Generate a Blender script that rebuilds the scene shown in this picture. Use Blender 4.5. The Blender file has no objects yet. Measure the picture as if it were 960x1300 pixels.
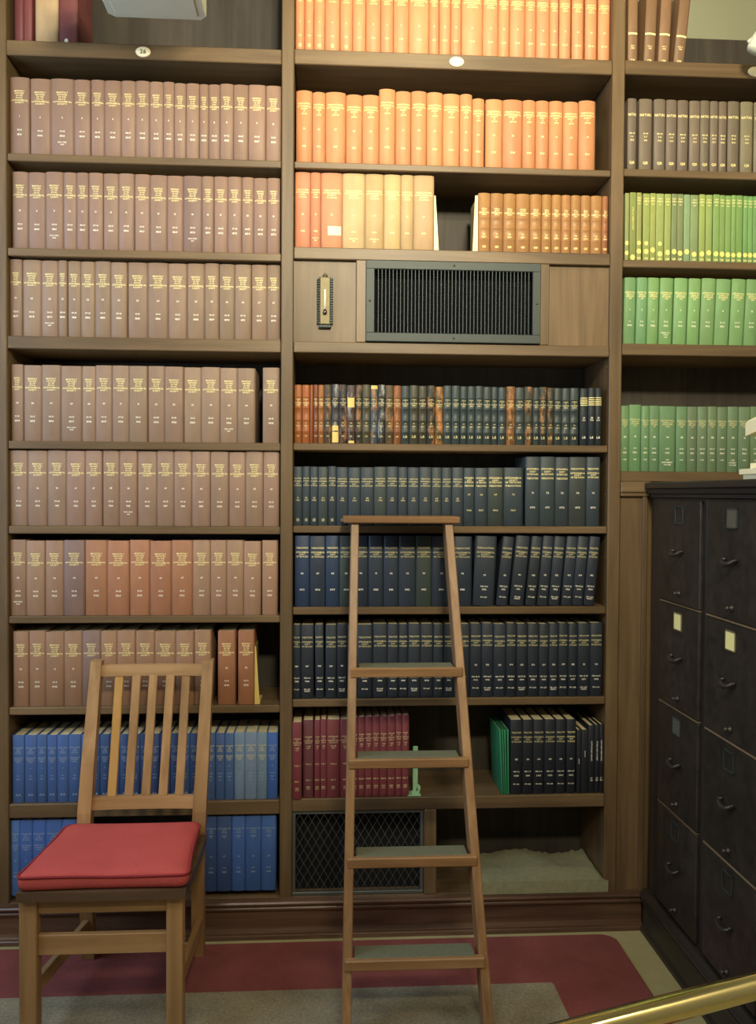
import bpy, math, random
from mathutils import Vector, Matrix

S = bpy.context.scene
COL = S.collection
R = math.radians
rnd = random.Random(11)

SHELF = {'L0': (2.7937, 2.7476), 'L1': (2.4483, 2.4251), 'L2': (2.1573, 2.1328), 'L3': (1.8848, 1.8454), 'L4': (1.5592, 1.5344), 'L5': (1.294, 1.2692), 'L6': (1.0103, 0.9879), 'L7': (0.7229, 0.6991), 'L8': (0.4179, 0.3738), 'M0': (2.7981, 2.7507), 'M1': (2.4476, 2.4264), 'M2': (2.1791, 2.1415), 'M3': (1.8818, 1.8466), 'M4': (1.5602, 1.5375), 'M5': (1.297, 1.2742), 'M6': (1.0366, 1.0124), 'M7': (0.7405, 0.7162), 'M8': (0.4213, 0.3802), 'R0': (2.8003, 2.755), 'R1': (2.4541, 2.43), 'R2': (2.1619, 2.1378), 'R3': (1.8915, 1.8544), 'R4': (1.4773, 1.4438)}
BASE = {'L9': 0.1225, 'M9': 0.1041}
ROWS = {
'L0': (2.7937, 0.03, [(-0.9617,0.0288,0.24,0), (-0.934,0.0266,0.24,0), (-0.8762,0.0708,0.24,0), (-0.8099,0.0579,0.24,0)]),
'L1': (2.4483, 0.02, [(-0.9569,0.0599,0.2404,0), (-0.8949,0.0641,0.2404,0), (-0.8269,0.072,0.2404,0), (-0.7657,0.0503,0.2404,0), (-0.719,0.0431,0.2404,0), (-0.6715,0.0519,0.2404,0), (-0.6232,0.0447,0.2404,0), (-0.5796,0.0424,0.2404,0), (-0.5369,0.0432,0.2404,0), (-0.4983,0.034,0.2404,0), (-0.4629,0.0367,0.2404,0), (-0.4239,0.0412,0.2404,0), (-0.3887,0.0292,0.2404,0), (-0.3561,0.0359,0.2404,0), (-0.3171,0.0421,0.2404,0), (-0.2728,0.0464,0.2404,0), (-0.2223,0.0547,0.2404,0), (-0.1705,0.0489,0.2404,0)]),
'L2': (2.1573, 0.02, [(-0.9567,0.049,0.242,0), (-0.9055,0.0534,0.242,0), (-0.8513,0.055,0.242,0), (-0.8035,0.0406,0.242,0), (-0.7648,0.0368,0.242,0), (-0.7241,0.0446,0.242,0), (-0.6777,0.0481,0.242,0), (-0.6295,0.0482,0.242,0), (-0.5812,0.0483,0.242,0), (-0.5301,0.0538,0.242,0), (-0.4782,0.05,0.242,0), (-0.4234,0.0595,0.242,0), (-0.3755,0.0365,0.242,0), (-0.3353,0.0439,0.242,0), (-0.2917,0.0433,0.242,0), (-0.2512,0.0376,0.242,0), (-0.2108,0.0432,0.242,0), (-0.1691,0.0403,0.242,0)]),
'L3': (1.8848, 0.02, [(-0.9754,0.0486,0.2399,0), (-0.9218,0.0586,0.2399,0), (-0.8665,0.0522,0.2399,0), (-0.8265,0.0278,0.2399,0), (-0.7917,0.0417,0.2399,0), (-0.749,0.0437,0.2399,0), (-0.7026,0.0492,0.2399,0), (-0.6526,0.0507,0.2399,0), (-0.5954,0.0638,0.2399,0), (-0.5313,0.0642,0.2399,0), (-0.47,0.0585,0.2399,0), (-0.4131,0.0552,0.2399,0), (-0.363,0.045,0.2399,0), (-0.3157,0.0497,0.2399,0), (-0.265,0.0516,0.2399,0), (-0.2138,0.0507,0.2399,0), (-0.1683,0.0404,0.2399,0)]),
'L4': (1.5592, 0.02, [(-0.9669,0.0371,0.2388,0), (-0.9204,0.0558,0.2388,0), (-0.8629,0.0591,0.2388,0), (-0.8005,0.0658,0.2388,0), (-0.7466,0.0419,0.2388,0), (-0.7001,0.0512,0.2388,0), (-0.6478,0.0533,0.2388,0), (-0.5926,0.0571,0.2388,0), (-0.5371,0.0538,0.2388,0), (-0.481,0.0584,0.2388,0), (-0.4234,0.0568,0.2388,0), (-0.3657,0.0587,0.2388,0), (-0.3088,0.0551,0.2388,0), (-0.2534,0.0557,0.2388,0), (-0.1754,0.0539,0.2388,0)]),
'L5': (1.294, 0.012, [(-0.9617,0.0561,0.2371,0), (-0.903,0.0614,0.2371,0), (-0.8431,0.0584,0.2371,0), (-0.7845,0.0588,0.2371,0), (-0.7292,0.0519,0.2371,0), (-0.6767,0.0532,0.2371,0), (-0.6222,0.0558,0.2371,0), (-0.5637,0.0613,0.2371,0), (-0.5062,0.0536,0.2371,0), (-0.4515,0.0559,0.2371,0), (-0.3946,0.0578,0.2371,0), (-0.3368,0.0577,0.2371,0), (-0.2812,0.0536,0.2371,0), (-0.2265,0.0557,0.2371,0), (-0.1735,0.0501,0.2371,0)]),
'L6': (1.0103, 0.012, [(-0.9646,0.0524,0.2374,0), (-0.9094,0.0581,0.2374,0), (-0.8518,0.057,0.2374,0), (-0.7904,0.0657,0.2374,0), (-0.7226,0.07,0.2374,0), (-0.6532,0.0688,0.2374,0), (-0.5872,0.0631,0.2374,0), (-0.5217,0.068,0.2374,0), (-0.4542,0.0669,0.2374,0), (-0.3931,0.0555,0.2374,0), (-0.3395,0.0516,0.2374,0), (-0.2867,0.054,0.2374,0), (-0.2324,0.0546,0.2374,0), (-0.1771,0.0495,0.2374,0)]),
'L7': (0.7229, 0.012, [(-0.9558,0.0484,0.2376,0), (-0.9058,0.0514,0.2376,0), (-0.8513,0.0576,0.2376,0), (-0.7942,0.0566,0.2376,0), (-0.7374,0.057,0.2376,0), (-0.6835,0.051,0.2376,0), (-0.6292,0.0575,0.2376,0), (-0.5702,0.0606,0.2376,0), (-0.507,0.0659,0.2376,0), (-0.4453,0.0574,0.2376,0), (-0.3897,0.0539,0.2376,0), (-0.3136,0.0565,0.2376,0), (-0.2519,0.0519,0.2376,0)]),
'L8': (0.4179, 0.012, [(-0.9644,0.0371,0.2146,0), (-0.9267,0.0384,0.2146,0), (-0.8918,0.0314,0.2146,0), (-0.8605,0.0312,0.2146,0), (-0.8272,0.0354,0.2146,0), (-0.7897,0.0396,0.2146,0), (-0.7551,0.0296,0.2146,0), (-0.7256,0.0294,0.2146,0), (-0.6955,0.0307,0.2146,0), (-0.6648,0.0307,0.2146,0), (-0.6334,0.032,0.2146,0), (-0.6014,0.032,0.2146,0), (-0.5706,0.0296,0.2146,0), (-0.5397,0.0321,0.2146,0), (-0.5076,0.0322,0.2146,0), (-0.4754,0.0322,0.2146,0), (-0.4444,0.0298,0.2146,0), (-0.4152,0.0286,0.2146,0), (-0.3903,0.0211,0.2146,0), (-0.3643,0.0309,0.2146,0), (-0.334,0.0297,0.2146,0), (-0.3043,0.0297,0.2146,0), (-0.2727,0.0335,0.2146,0), (-0.2362,0.0396,0.2146,0), (-0.2007,0.0314,0.2146,0), (-0.1678,0.0344,0.2146,0)]),
'L9': (0.1225, 0.012, [(-0.9782,0.0333,0.2447,0), (-0.9413,0.0406,0.2447,0), (-0.9007,0.0405,0.2447,0), (-0.8553,0.0503,0.2447,0), (-0.8057,0.049,0.2447,0), (-0.4006,0.0424,0.2447,0), (-0.3617,0.0354,0.2447,0), (-0.32,0.048,0.2447,0), (-0.2748,0.0423,0.2447,0), (-0.2281,0.051,0.2447,0), (-0.1786,0.0481,0.2447,0)]),
'M0': (2.7981, 0.02, [(-0.0878,0.0288,0.238,0), (-0.0587,0.0296,0.238,0), (-0.0263,0.0351,0.238,0), (0.0149,0.0474,0.238,0), (0.0589,0.0405,0.238,0), (0.1001,0.042,0.238,0), (0.145,0.0476,0.238,0), (0.189,0.0405,0.238,0), (0.234,0.0496,0.238,0), (0.2914,0.0651,0.238,0), (0.3401,0.0324,0.238,0), (0.3747,0.0367,0.238,0), (0.4107,0.0353,0.238,0), (0.4627,0.0686,0.238,0), (0.5221,0.0502,0.238,0), (0.566,0.0375,0.238,0), (0.6097,0.0499,0.238,0), (0.6528,0.0364,0.238,0), (0.6931,0.0442,0.238,0), (0.7305,0.0306,0.238,0), (0.7653,0.0373,0.238,0), (0.8074,0.0382,0.238,0), (0.8513,0.0383,0.238,0), (0.8964,0.0435,0.238,0)]),
'M1': (2.4476, 0.02, [(-0.0736,0.0513,0.2309,0), (-0.027,0.0419,0.2268,0), (0.0261,0.0643,0.2278,0), (0.085,0.0534,0.2229,0), (0.1385,0.0535,0.2229,0), (0.1912,0.0519,0.2436,0), (0.2425,0.0508,0.238,0), (0.2928,0.0499,0.2402,0), (0.3439,0.0522,0.2386,0), (0.3976,0.0552,0.2358,0), (0.4451,0.0397,0.2354,0), (0.4848,0.0398,0.2229,0), (0.5366,0.056,0.2229,0), (0.5969,0.0646,0.2229,0), (0.6507,0.0429,0.2229,0), (0.6939,0.0435,0.2229,0), (0.7388,0.0462,0.2229,0), (0.7877,0.0517,0.2227,0), (0.8412,0.0552,0.2275,0)]),
'M2': (2.1791, 0.02, [(-0.0771,0.0487,0.2409,0), (-0.036,0.0335,0.2409,0), (0.0151,0.0686,0.2409,0), (0.0853,0.0719,0.2409,0), (0.1515,0.0605,0.2409,0), (0.2089,0.0543,0.2409,0), (0.2565,0.0408,0.2409,0), (0.3101,0.0665,0.2409,0)]),
'M2c': (2.1791, 0.02, [(0.5058,0.0399,0.1907,0), (0.5472,0.0428,0.1907,0), (0.5889,0.0406,0.1907,0), (0.6322,0.0461,0.1907,0), (0.6744,0.0384,0.1907,0), (0.7099,0.0325,0.1907,0), (0.7425,0.0326,0.1907,0), (0.7742,0.0308,0.1907,0), (0.8059,0.0327,0.1907,0), (0.8386,0.0327,0.1907,0), (0.8738,0.0377,0.1907,0), (0.9031,0.0208,0.1907,0)]),
'M4': (1.5602, 0.012, [(-0.0894,0.0247,0.1866,0), (-0.0645,0.025,0.1866,0), (-0.0463,0.0113,0.1866,0), (-0.0328,0.0158,0.1866,0), (-0.0157,0.0186,0.1866,0), (0.0054,0.0236,0.1866,0), (0.0293,0.0241,0.1866,0), (0.054,0.0254,0.1866,0), (0.0794,0.0254,0.1866,0), (0.104,0.0237,0.1866,0), (0.1286,0.0255,0.1866,0), (0.1532,0.0237,0.1866,0), (0.1772,0.0243,0.1866,0), (0.2026,0.0266,0.1866,0), (0.2282,0.0246,0.1866,0), (0.2541,0.0271,0.1866,0), (0.2819,0.0284,0.1866,0), (0.3103,0.0285,0.1866,0), (0.3372,0.0252,0.1866,0), (0.3634,0.0273,0.1866,0), (0.3903,0.0265,0.1866,0), (0.4171,0.0271,0.1866,0), (0.4427,0.024,0.1866,0), (0.4676,0.0259,0.1866,0), (0.4931,0.0251,0.1866,0), (0.519,0.0267,0.1866,0), (0.5435,0.0223,0.1866,0), (0.5679,0.0265,0.1866,0), (0.5959,0.0293,0.1866,0), (0.626,0.0309,0.1866,0), (0.6553,0.0276,0.1866,0), (0.6798,0.0214,0.1866,0), (0.7029,0.0248,0.1866,0), (0.7266,0.0225,0.1866,0), (0.751,0.0262,0.1866,0), (0.7777,0.0272,0.1866,0), (0.806,0.0294,0.1866,0), (0.8375,0.0271,0.1866,0), (0.8627,0.0232,0.1866,0), (0.8856,0.0227,0.1866,0)]),
'M5': (1.297, 0.012, [(-0.0891,0.029,0.188,0), (-0.0624,0.0243,0.188,0), (-0.0371,0.0264,0.188,0), (-0.0085,0.0309,0.188,0), (0.0206,0.0272,0.188,0), (0.0531,0.0378,0.188,0), (0.0917,0.0394,0.188,0), (0.1332,0.0437,0.188,0), (0.175,0.0398,0.188,0), (0.2132,0.0368,0.188,0), (0.2476,0.032,0.188,0), (0.2821,0.0369,0.188,0), (0.3206,0.04,0.188,0), (0.3569,0.0327,0.188,0), (0.3897,0.033,0.188,0), (0.4253,0.0382,0.188,0), (0.4629,0.0369,0.188,0), (0.502,0.0414,0.188,0), (0.5486,0.0517,0.188,0), (0.6071,0.0653,0.188,0)]),
'M5t': (1.297, 0.012, [(0.6702,0.0473,0.2248,0), (0.7192,0.0506,0.2248,0), (0.7674,0.046,0.2248,0), (0.8191,0.0573,0.2248,0), (0.8707,0.0459,0.2248,0)]),
'M6': (1.0366, 0.012, [(-0.0745,0.0487,0.2273,0), (-0.0245,0.0513,0.2273,0), (0.023,0.0436,0.2273,0), (0.0668,0.0439,0.2273,0), (0.1134,0.0494,0.2273,0), (0.1622,0.0482,0.2273,0), (0.2111,0.0496,0.2273,0), (0.2639,0.056,0.2273,0), (0.317,0.0503,0.2273,0), (0.3744,0.0645,0.2273,0), (0.4429,0.0616,0.2273,0)]),
'M6l': (1.0366, 0.012, [(0.5113,0.07,0.2266,2.2), (0.5718,0.0382,0.2266,5.5), (0.6204,0.046,0.2266,5.2), (0.6664,0.0355,0.2266,5.2), (0.7054,0.0363,0.2266,5), (0.7437,0.0367,0.2266,4.8), (0.7854,0.0367,0.2266,4.6), (0.8225,0.0365,0.2266,4.6), (0.8597,0.0353,0.2266,4.8)]),
'M7': (0.7405, 0.012, [(-0.091,0.0254,0.2387,0), (-0.0571,0.0423,0.2387,0), (-0.0161,0.0288,0.2387,-0.8), (0.0191,0.0366,0.2387,0), (0.0544,0.0339,0.2387,0), (0.0871,0.0314,0.2387,0), (0.1278,0.05,0.2387,0), (0.1769,0.0483,0.2387,0), (0.2188,0.0354,0.2387,0), (0.2522,0.0314,0.2387,0), (0.288,0.0401,0.2387,0), (0.3286,0.0412,0.2387,0), (0.3666,0.0346,0.2387,0), (0.4004,0.0331,0.2387,0), (0.4432,0.0525,0.2387,0), (0.4884,0.0379,0.2387,0), (0.5269,0.039,0.2387,0), (0.5672,0.0416,0.2387,0), (0.6048,0.0337,0.2387,0), (0.6401,0.0368,0.2387,0), (0.6774,0.0377,0.2387,0), (0.7126,0.0328,0.2387,0), (0.7448,0.0315,0.2387,0), (0.777,0.0329,0.2387,0), (0.8091,0.0314,0.2387,0), (0.8451,0.0406,0.2387,0), (0.8865,0.0422,0.2387,0)]),
'M8': (0.4213, 0.008, [(-0.0899,0.0342,0.2459,0), (-0.0528,0.034,0.2512,0), (-0.0238,0.0199,0.2512,0), (-0.0037,0.0202,0.2512,0), (0.0277,0.0425,0.2512,0), (0.0668,0.0357,0.2512,0), (0.0958,0.0223,0.2512,0), (0.1184,0.0229,0.2512,0), (0.1417,0.0239,0.2512,0), (0.1655,0.0237,0.2512,0), (0.1897,0.0247,0.2512,0), (0.2151,0.026,0.2512,0), (0.2385,0.0209,0.2512,0), (0.2606,0.0232,0.2512,0)]),
'M8g': (0.4213, 0.012, [(0.5791,0.0062,0.2126,-2.6), (0.5859,0.0052,0.2126,-2.2), (0.5921,0.0052,0.2126,-1.8), (0.5991,0.0057,0.2126,-1)]),
'M8b': (0.4213, 0.012, [(0.6243,0.0408,0.2435,0), (0.6623,0.0351,0.2435,0), (0.6984,0.037,0.2435,0), (0.7358,0.0379,0.2435,0), (0.7715,0.0335,0.2435,0), (0.8058,0.032,0.2435,0)]),
'M8s': (0.4213, 0.012, [(0.832,0.016,0.2088,0), (0.8516,0.0231,0.2088,0), (0.8736,0.021,0.2231,0), (0.892,0.0147,0.2248,0), (0.9063,0.0124,0.2266,0)]),
'R0': (2.8003, 0.03, [(0.9911,0.0329,0.25,0), (1.0457,0.0377,0.25,2.2), (1.0931,0.0372,0.25,2.6), (1.1439,0.036,0.25,5.5)]),
'R1': (2.4541, 0.02, [(0.9889,0.0302,0.2343,0), (1.034,0.0434,0.2343,0), (1.0807,0.0385,0.2343,0), (1.12,0.0359,0.2343,0), (1.1582,0.0362,0.2343,0), (1.1982,0.0363,0.2343,0), (1.232,0.0308,0.2343,0), (1.2621,0.0277,0.2343,0), (1.2917,0.0277,0.2343,0), (1.3271,0.0389,0.2343,0), (1.3718,0.0416,0.2343,0), (1.4192,0.0451,0.2343,0)]),
'R2': (2.1619, 0.02, [(0.9759,0.0141,0.2211,0), (0.9945,0.022,0.2211,0), (1.0149,0.0167,0.2211,0), (1.0394,0.0233,0.2211,0), (1.0618,0.0194,0.2211,0), (1.0855,0.0265,0.2211,0), (1.1112,0.0218,0.2211,0), (1.1324,0.0189,0.2211,0), (1.1529,0.0211,0.2211,0), (1.1752,0.0213,0.2211,0), (1.2001,0.0269,0.2211,0), (1.2254,0.0206,0.2211,0), (1.2484,0.0222,0.2211,0), (1.2727,0.0222,0.2211,0), (1.2935,0.0183,0.2211,0), (1.3136,0.0193,0.2211,0), (1.3319,0.0156,0.2211,0), (1.3516,0.022,0.2211,0), (1.3717,0.0157,0.2211,0), (1.3888,0.0167,0.2211,0), (1.406,0.0168,0.2211,0), (1.4241,0.0178,0.2211,0)]),
'R3': (1.8915, 0.02, [(0.9864,0.0393,0.2184,0.8), (1.026,0.0367,0.2184,1), (1.0646,0.0384,0.2184,1), (1.1072,0.0447,0.2184,1.2), (1.1549,0.0454,0.2184,1.3), (1.1999,0.0415,0.2184,1.6), (1.2463,0.0476,0.2184,1.8), (1.2955,0.0491,0.2184,2), (1.3453,0.0478,0.2184,2.3), (1.393,0.0455,0.2184,2.5), (1.439,0.0443,0.2184,2.5)]),
'R4': (1.4773, 0.012, [(0.9735,0.0272,0.2142,0), (1.0076,0.0409,0.2171,0), (1.0414,0.0268,0.2142,0), (1.0715,0.0334,0.2142,0), (1.116,0.0556,0.2142,0), (1.1633,0.0369,0.2142,0), (1.1989,0.0344,0.2142,0), (1.2329,0.0336,0.2142,0), (1.2656,0.0318,0.2142,0), (1.2989,0.0348,0.2142,0), (1.3352,0.0377,0.2142,0), (1.374,0.0399,0.2142,0), (1.4146,0.0413,0.2142,0)]),
}


# ------------------------------------------------------------------ materials
def srgb(*c):
    if max(c) > 1: c = [v / 255 for v in c]
    return tuple((v / 12.92 if v <= .04045 else ((v + .055) / 1.055) ** 2.4) for v in c[:3]) + (1,)

class NT:
    def __init__(s, name):
        s.m = bpy.data.materials.new(name); s.m.use_nodes = True
        s.t = s.m.node_tree; s.n = s.t.nodes; s.b = s.n['Principled BSDF']
    def new(s, kind, **kw):
        n = s.n.new('ShaderNode' + kind)
        for k, v in kw.items():
            if k in n.inputs: n.inputs[k].default_value = v
            else: setattr(n, k, v)
        return n
    def link(s, a, b): s.t.links.new(a, b)
    def set(s, **kw):
        for k, v in kw.items(): s.b.inputs[k.replace('_', ' ')].default_value = v
    def mapped(s, scale, rand=True):
        tc = s.new('TexCoord'); mp = s.new('Mapping'); mp.inputs['Scale'].default_value = scale
        if rand:
            oi = s.new('ObjectInfo'); mul = s.new('VectorMath', operation='SCALE')
            cb = s.new('CombineXYZ', X=1, Y=.37, Z=.71)
            s.link(cb.outputs[0], mul.inputs[0])
            k = s.new('Math', operation='MULTIPLY'); k.inputs[1].default_value = 23
            s.link(oi.outputs['Random'], k.inputs[0]); s.link(k.outputs[0], mul.inputs['Scale'])
            ad = s.new('VectorMath', operation='ADD')
            s.link(tc.outputs['Object'], ad.inputs[0]); s.link(mul.outputs[0], ad.inputs[1])
            s.link(ad.outputs[0], mp.inputs[0])
        else:
            s.link(tc.outputs['Object'], mp.inputs[0])
        return mp.outputs[0]
    def ramp(s, fac, stops):
        r = s.new('ValToRGB'); s.link(fac, r.inputs[0]); e = r.color_ramp.elements
        while len(e) < len(stops): e.new(.5)
        for el, (p, c) in zip(e, stops): el.position = p; el.color = c
        return r.outputs[0]
    def mix(s, fac, a, b, mode='MIX'):
        m = s.new('Mix', data_type='RGBA', blend_type=mode)
        for i, v in ((0, fac), (6, a), (7, b)):
            if hasattr(v, 'is_output'): s.link(v, m.inputs[i])
            else: m.inputs[i].default_value = v
        return m.outputs[2]
    def bump(s, fac, strength, dist=.002):
        b = s.new('Bump', Strength=strength, Distance=dist)
        s.link(fac, b.inputs['Height']); s.link(b.outputs[0], s.b.inputs['Normal'])

def wood(name, dark, mid, light, axis='Z', rough=.42, fine=1.):
    t = NT(name)
    k = {'X': (1.6, 26, 26), 'Y': (26, 1.6, 26), 'Z': (26, 26, 1.6)}[axis]
    v = t.mapped(tuple(a * fine for a in k))
    n1 = t.new('TexNoise', Scale=1., Detail=5., Roughness=.62, Distortion=.5); t.link(v, n1.inputs['Vector'])
    c = t.ramp(n1.outputs[0], ((.28, srgb(*dark)), (.52, srgb(*mid)), (.78, srgb(*light))))
    v2 = t.mapped(tuple(5 if q > 10 else 2. for q in k))
    n2 = t.new('TexNoise', Scale=.8, Detail=2.); t.link(v2, n2.inputs['Vector'])
    blot = t.ramp(n2.outputs[0], ((.3, (.72, .70, .68, 1)), (.7, (1.1, 1.08, 1.05, 1))))
    t.link(t.mix(1., c, blot, 'MULTIPLY'), t.b.inputs['Base Color'])
    t.set(Roughness=rough); t.b.inputs['Specular IOR Level'].default_value = .35
    t.bump(n1.outputs[0], .25)
    return t.m

def flat(name, col, rough=.5, metal=0., noise=.0, nscale=40, spec=.4):
    t = NT(name); t.set(Roughness=rough, Metallic=metal); t.b.inputs['Specular IOR Level'].default_value = spec
    c = srgb(*col)
    if noise:
        v = t.mapped((nscale,) * 3)
        n = t.new('TexNoise', Scale=1., Detail=4.); t.link(v, n.inputs['Vector'])
        f = t.ramp(n.outputs[0], ((.25, (1 - noise,) * 3 + (1,)), (.75, (1 + noise,) * 3 + (1,))))
        t.link(t.mix(1., c, f, 'MULTIPLY'), t.b.inputs['Base Color'])
    else: t.b.inputs['Base Color'].default_value = c
    return t.m

def bookcloth(name, rough=.5, wear=0., wearcol=(170, 120, 70), spec=.3, streak=False):
    """buckram or leather coloured by each volume's own object colour"""
    t = NT(name); oi = t.new('ObjectInfo')
    v = t.mapped((34, 34, 12)); n = t.new('TexNoise', Scale=1., Detail=4., Roughness=.6); t.link(v, n.inputs['Vector'])
    f = t.ramp(n.outputs[0], ((.25, (.90, .89, .90, 1)), (.75, (1.09, 1.09, 1.08, 1))))
    c = t.mix(1., oi.outputs['Color'], f, 'MULTIPLY')
    if wear:
        v2 = t.mapped((60, 60, 22)); n2 = t.new('TexNoise', Scale=1., Detail=6., Roughness=.7); t.link(v2, n2.inputs['Vector'])
        w = t.ramp(n2.outputs[0], ((.60 - wear, (0, 0, 0, 1)), (.74 - wear, (.75, .75, .75, 1))))
        c = t.mix(w, c, srgb(*wearcol))
    t.link(c, t.b.inputs['Base Color'])
    v3 = t.mapped((900, 900, 900), False); n3 = t.new('TexNoise', Scale=1., Detail=1.); t.link(v3, n3.inputs['Vector'])
    t.bump(n3.outputs[0], .12, .0005)
    t.set(Roughness=rough); t.b.inputs['Specular IOR Level'].default_value = spec
    return t.m

M = {}
WD = ((90, 72, 51), (110, 90, 65), (126, 105, 78))
for a in 'XYZ': M['oak' + a] = wood('bookcase_oak_' + a, *WD, axis=a)
M['back'] = wood('shaded_backboard', (54, 49, 44), (68, 62, 55), (80, 74, 64), 'Z', .6)  # oak tone darkened to paint in the shade inside the bays
M['plinth'] = wood('plinth_oak', (74, 54, 44), (100, 76, 62), (122, 98, 80), 'X', .24)
for a in 'XYZ': M['cab' + a] = wood('filing_oak_' + a, (42, 37, 33), (54, 48, 43), (66, 59, 53), a, .42)
for a in 'XYZ': M['chair' + a] = wood('honey_oak_' + a, (142, 108, 70), (170, 133, 91), (192, 155, 112), a, .42, .8)
M['slat_lit'] = wood('lit_honey_oak', (168, 124, 66), (192, 148, 84), (206, 164, 100), 'Z', .4, .8)  # honey oak with the stronger light on one slat put into its colour
M['seat'] = wood('dark_seat_oak', (66, 50, 38), (88, 68, 52), (104, 82, 64), 'X', .35)
for a in 'XYZ': M['lad' + a] = wood('ladder_oak_' + a, (118, 86, 56), (148, 112, 76), (170, 136, 98), a, .42, .8)
M['cloth'] = bookcloth('buckram')
M['leather'] = bookcloth('calf_leather', .45, .0, spec=.45)
M['worn'] = bookcloth('worn_leather', .55, .10, (172, 118, 66), .4)
M['marbled'] = bookcloth('scuffed_leather', .55, .15, (186, 124, 70), .4)
M['scuffed_white'] = bookcloth('flaked_leather', .5, .09, (168, 172, 176), .4)
M['gold'] = flat('gold_foil', (255, 240, 170), .4, .0)
M['white'] = flat('white_foil', (252, 246, 228), .45)
M['dullgold'] = flat('dull_gold_foil', (214, 204, 150), .45, .0)
M['silver'] = flat('silver_foil', (158, 172, 190), .5)
M['paper'] = flat('page_edges', (226, 212, 170), .8, noise=.1, nscale=120)
M['card'] = flat('cream_card', (244, 236, 196), .7)
M['yellow'] = flat('yellow_card', (255, 242, 168), .65)
M['sticker'] = flat('round_sticker_paper', (246, 226, 130), .6)
M['tanlabel'] = flat('tan_label_paper', (232, 200, 120), .65)
M['greenmetal'] = flat('green_enamel', (138, 178, 138), .4)
M['yellowmetal'] = flat('yellow_enamel', (208, 182, 104), .4)
M['creammetal'] = flat('cream_enamel', (236, 226, 170), .4)
M['grille'] = flat('dark_painted_metal', (54, 62, 60), .5, .1, .08)
M['fin'] = flat('grey_louvre_metal', (68, 76, 78), .5, .1)
M['dark'] = flat('painted_darkness', (14, 15, 17), .9)  # near-black, unlit depth put into the colour
M['mesh'] = flat('steel_mesh', (104, 108, 108), .4, .6)
M['brass'] = flat('polished_brass', (242, 224, 168), .13, 1., .03)
M['oldbrass'] = flat('aged_brass', (122, 110, 78), .5, .2, .1, 120)
M['iron'] = flat('blackened_pull', (84, 80, 76), .4, .7)
M['ivory'] = flat('ivory_enamel', (240, 232, 196), .4)
M['ink'] = flat('ink', (70, 70, 60), .6)
M['glass'] = flat('thermometer_glass', (235, 232, 200), .12, spec=.8)
M['bulb'] = flat('thermometer_bulb', (60, 40, 44), .2, spec=.8)
M['rubber'] = flat('ribbed_rubber', (104, 106, 88), .7, noise=.14, nscale=90)
M['pad'] = flat('grey_felt', (138, 137, 108), .95, noise=.14, nscale=70)
M['fixture'] = flat('pale_enamel', (206, 212, 196), .5)
M['greygreen'] = flat('grey_green_wall_paint', (142, 144, 122), .85, noise=.04, nscale=6)
M['plaster'] = flat('wall_plaster', (196, 192, 168), .85, noise=.04, nscale=6)
M['whitepaint'] = flat('window_paint', (220, 222, 220), .5)
M['floor'] = flat('tan_linoleum', (168, 160, 118), .55, noise=.06, nscale=30)

def fabric(name, col, k=.12, sc=260):
    t = NT(name)
    v = t.mapped((sc,) * 3, False); n = t.new('TexNoise', Scale=1., Detail=3., Roughness=.7); t.link(v, n.inputs['Vector'])
    v2 = t.mapped((9,) * 3, False); n2 = t.new('TexNoise', Scale=1., Detail=2.); t.link(v2, n2.inputs['Vector'])
    f = t.ramp(n.outputs[0], ((.25, (1 - k * 2,) * 3 + (1,)), (.75, (1 + k * 2,) * 3 + (1,))))
    f2 = t.ramp(n2.outputs[0], ((.3, (1 - k,) * 3 + (1,)), (.7, (1 + k,) * 3 + (1,))))
    t.link(t.mix(1., t.mix(1., srgb(*col), f, 'MULTIPLY'), f2, 'MULTIPLY'), t.b.inputs['Base Color'])
    t.bump(n.outputs[0], .35, .001); t.set(Roughness=.92); t.b.inputs['Specular IOR Level'].default_value = .15
    return t.m
M['red'] = fabric('red_wool', (180, 80, 76), .06)
M['redpipe'] = fabric('red_wool_piping', (140, 50, 56), .06)
M['rugred'] = fabric('rug_red_pile', (130, 73, 71), .10, 160)
M['rugbeige'] = fabric('rug_beige_pile', (142, 134, 114), .16, 120)

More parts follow.
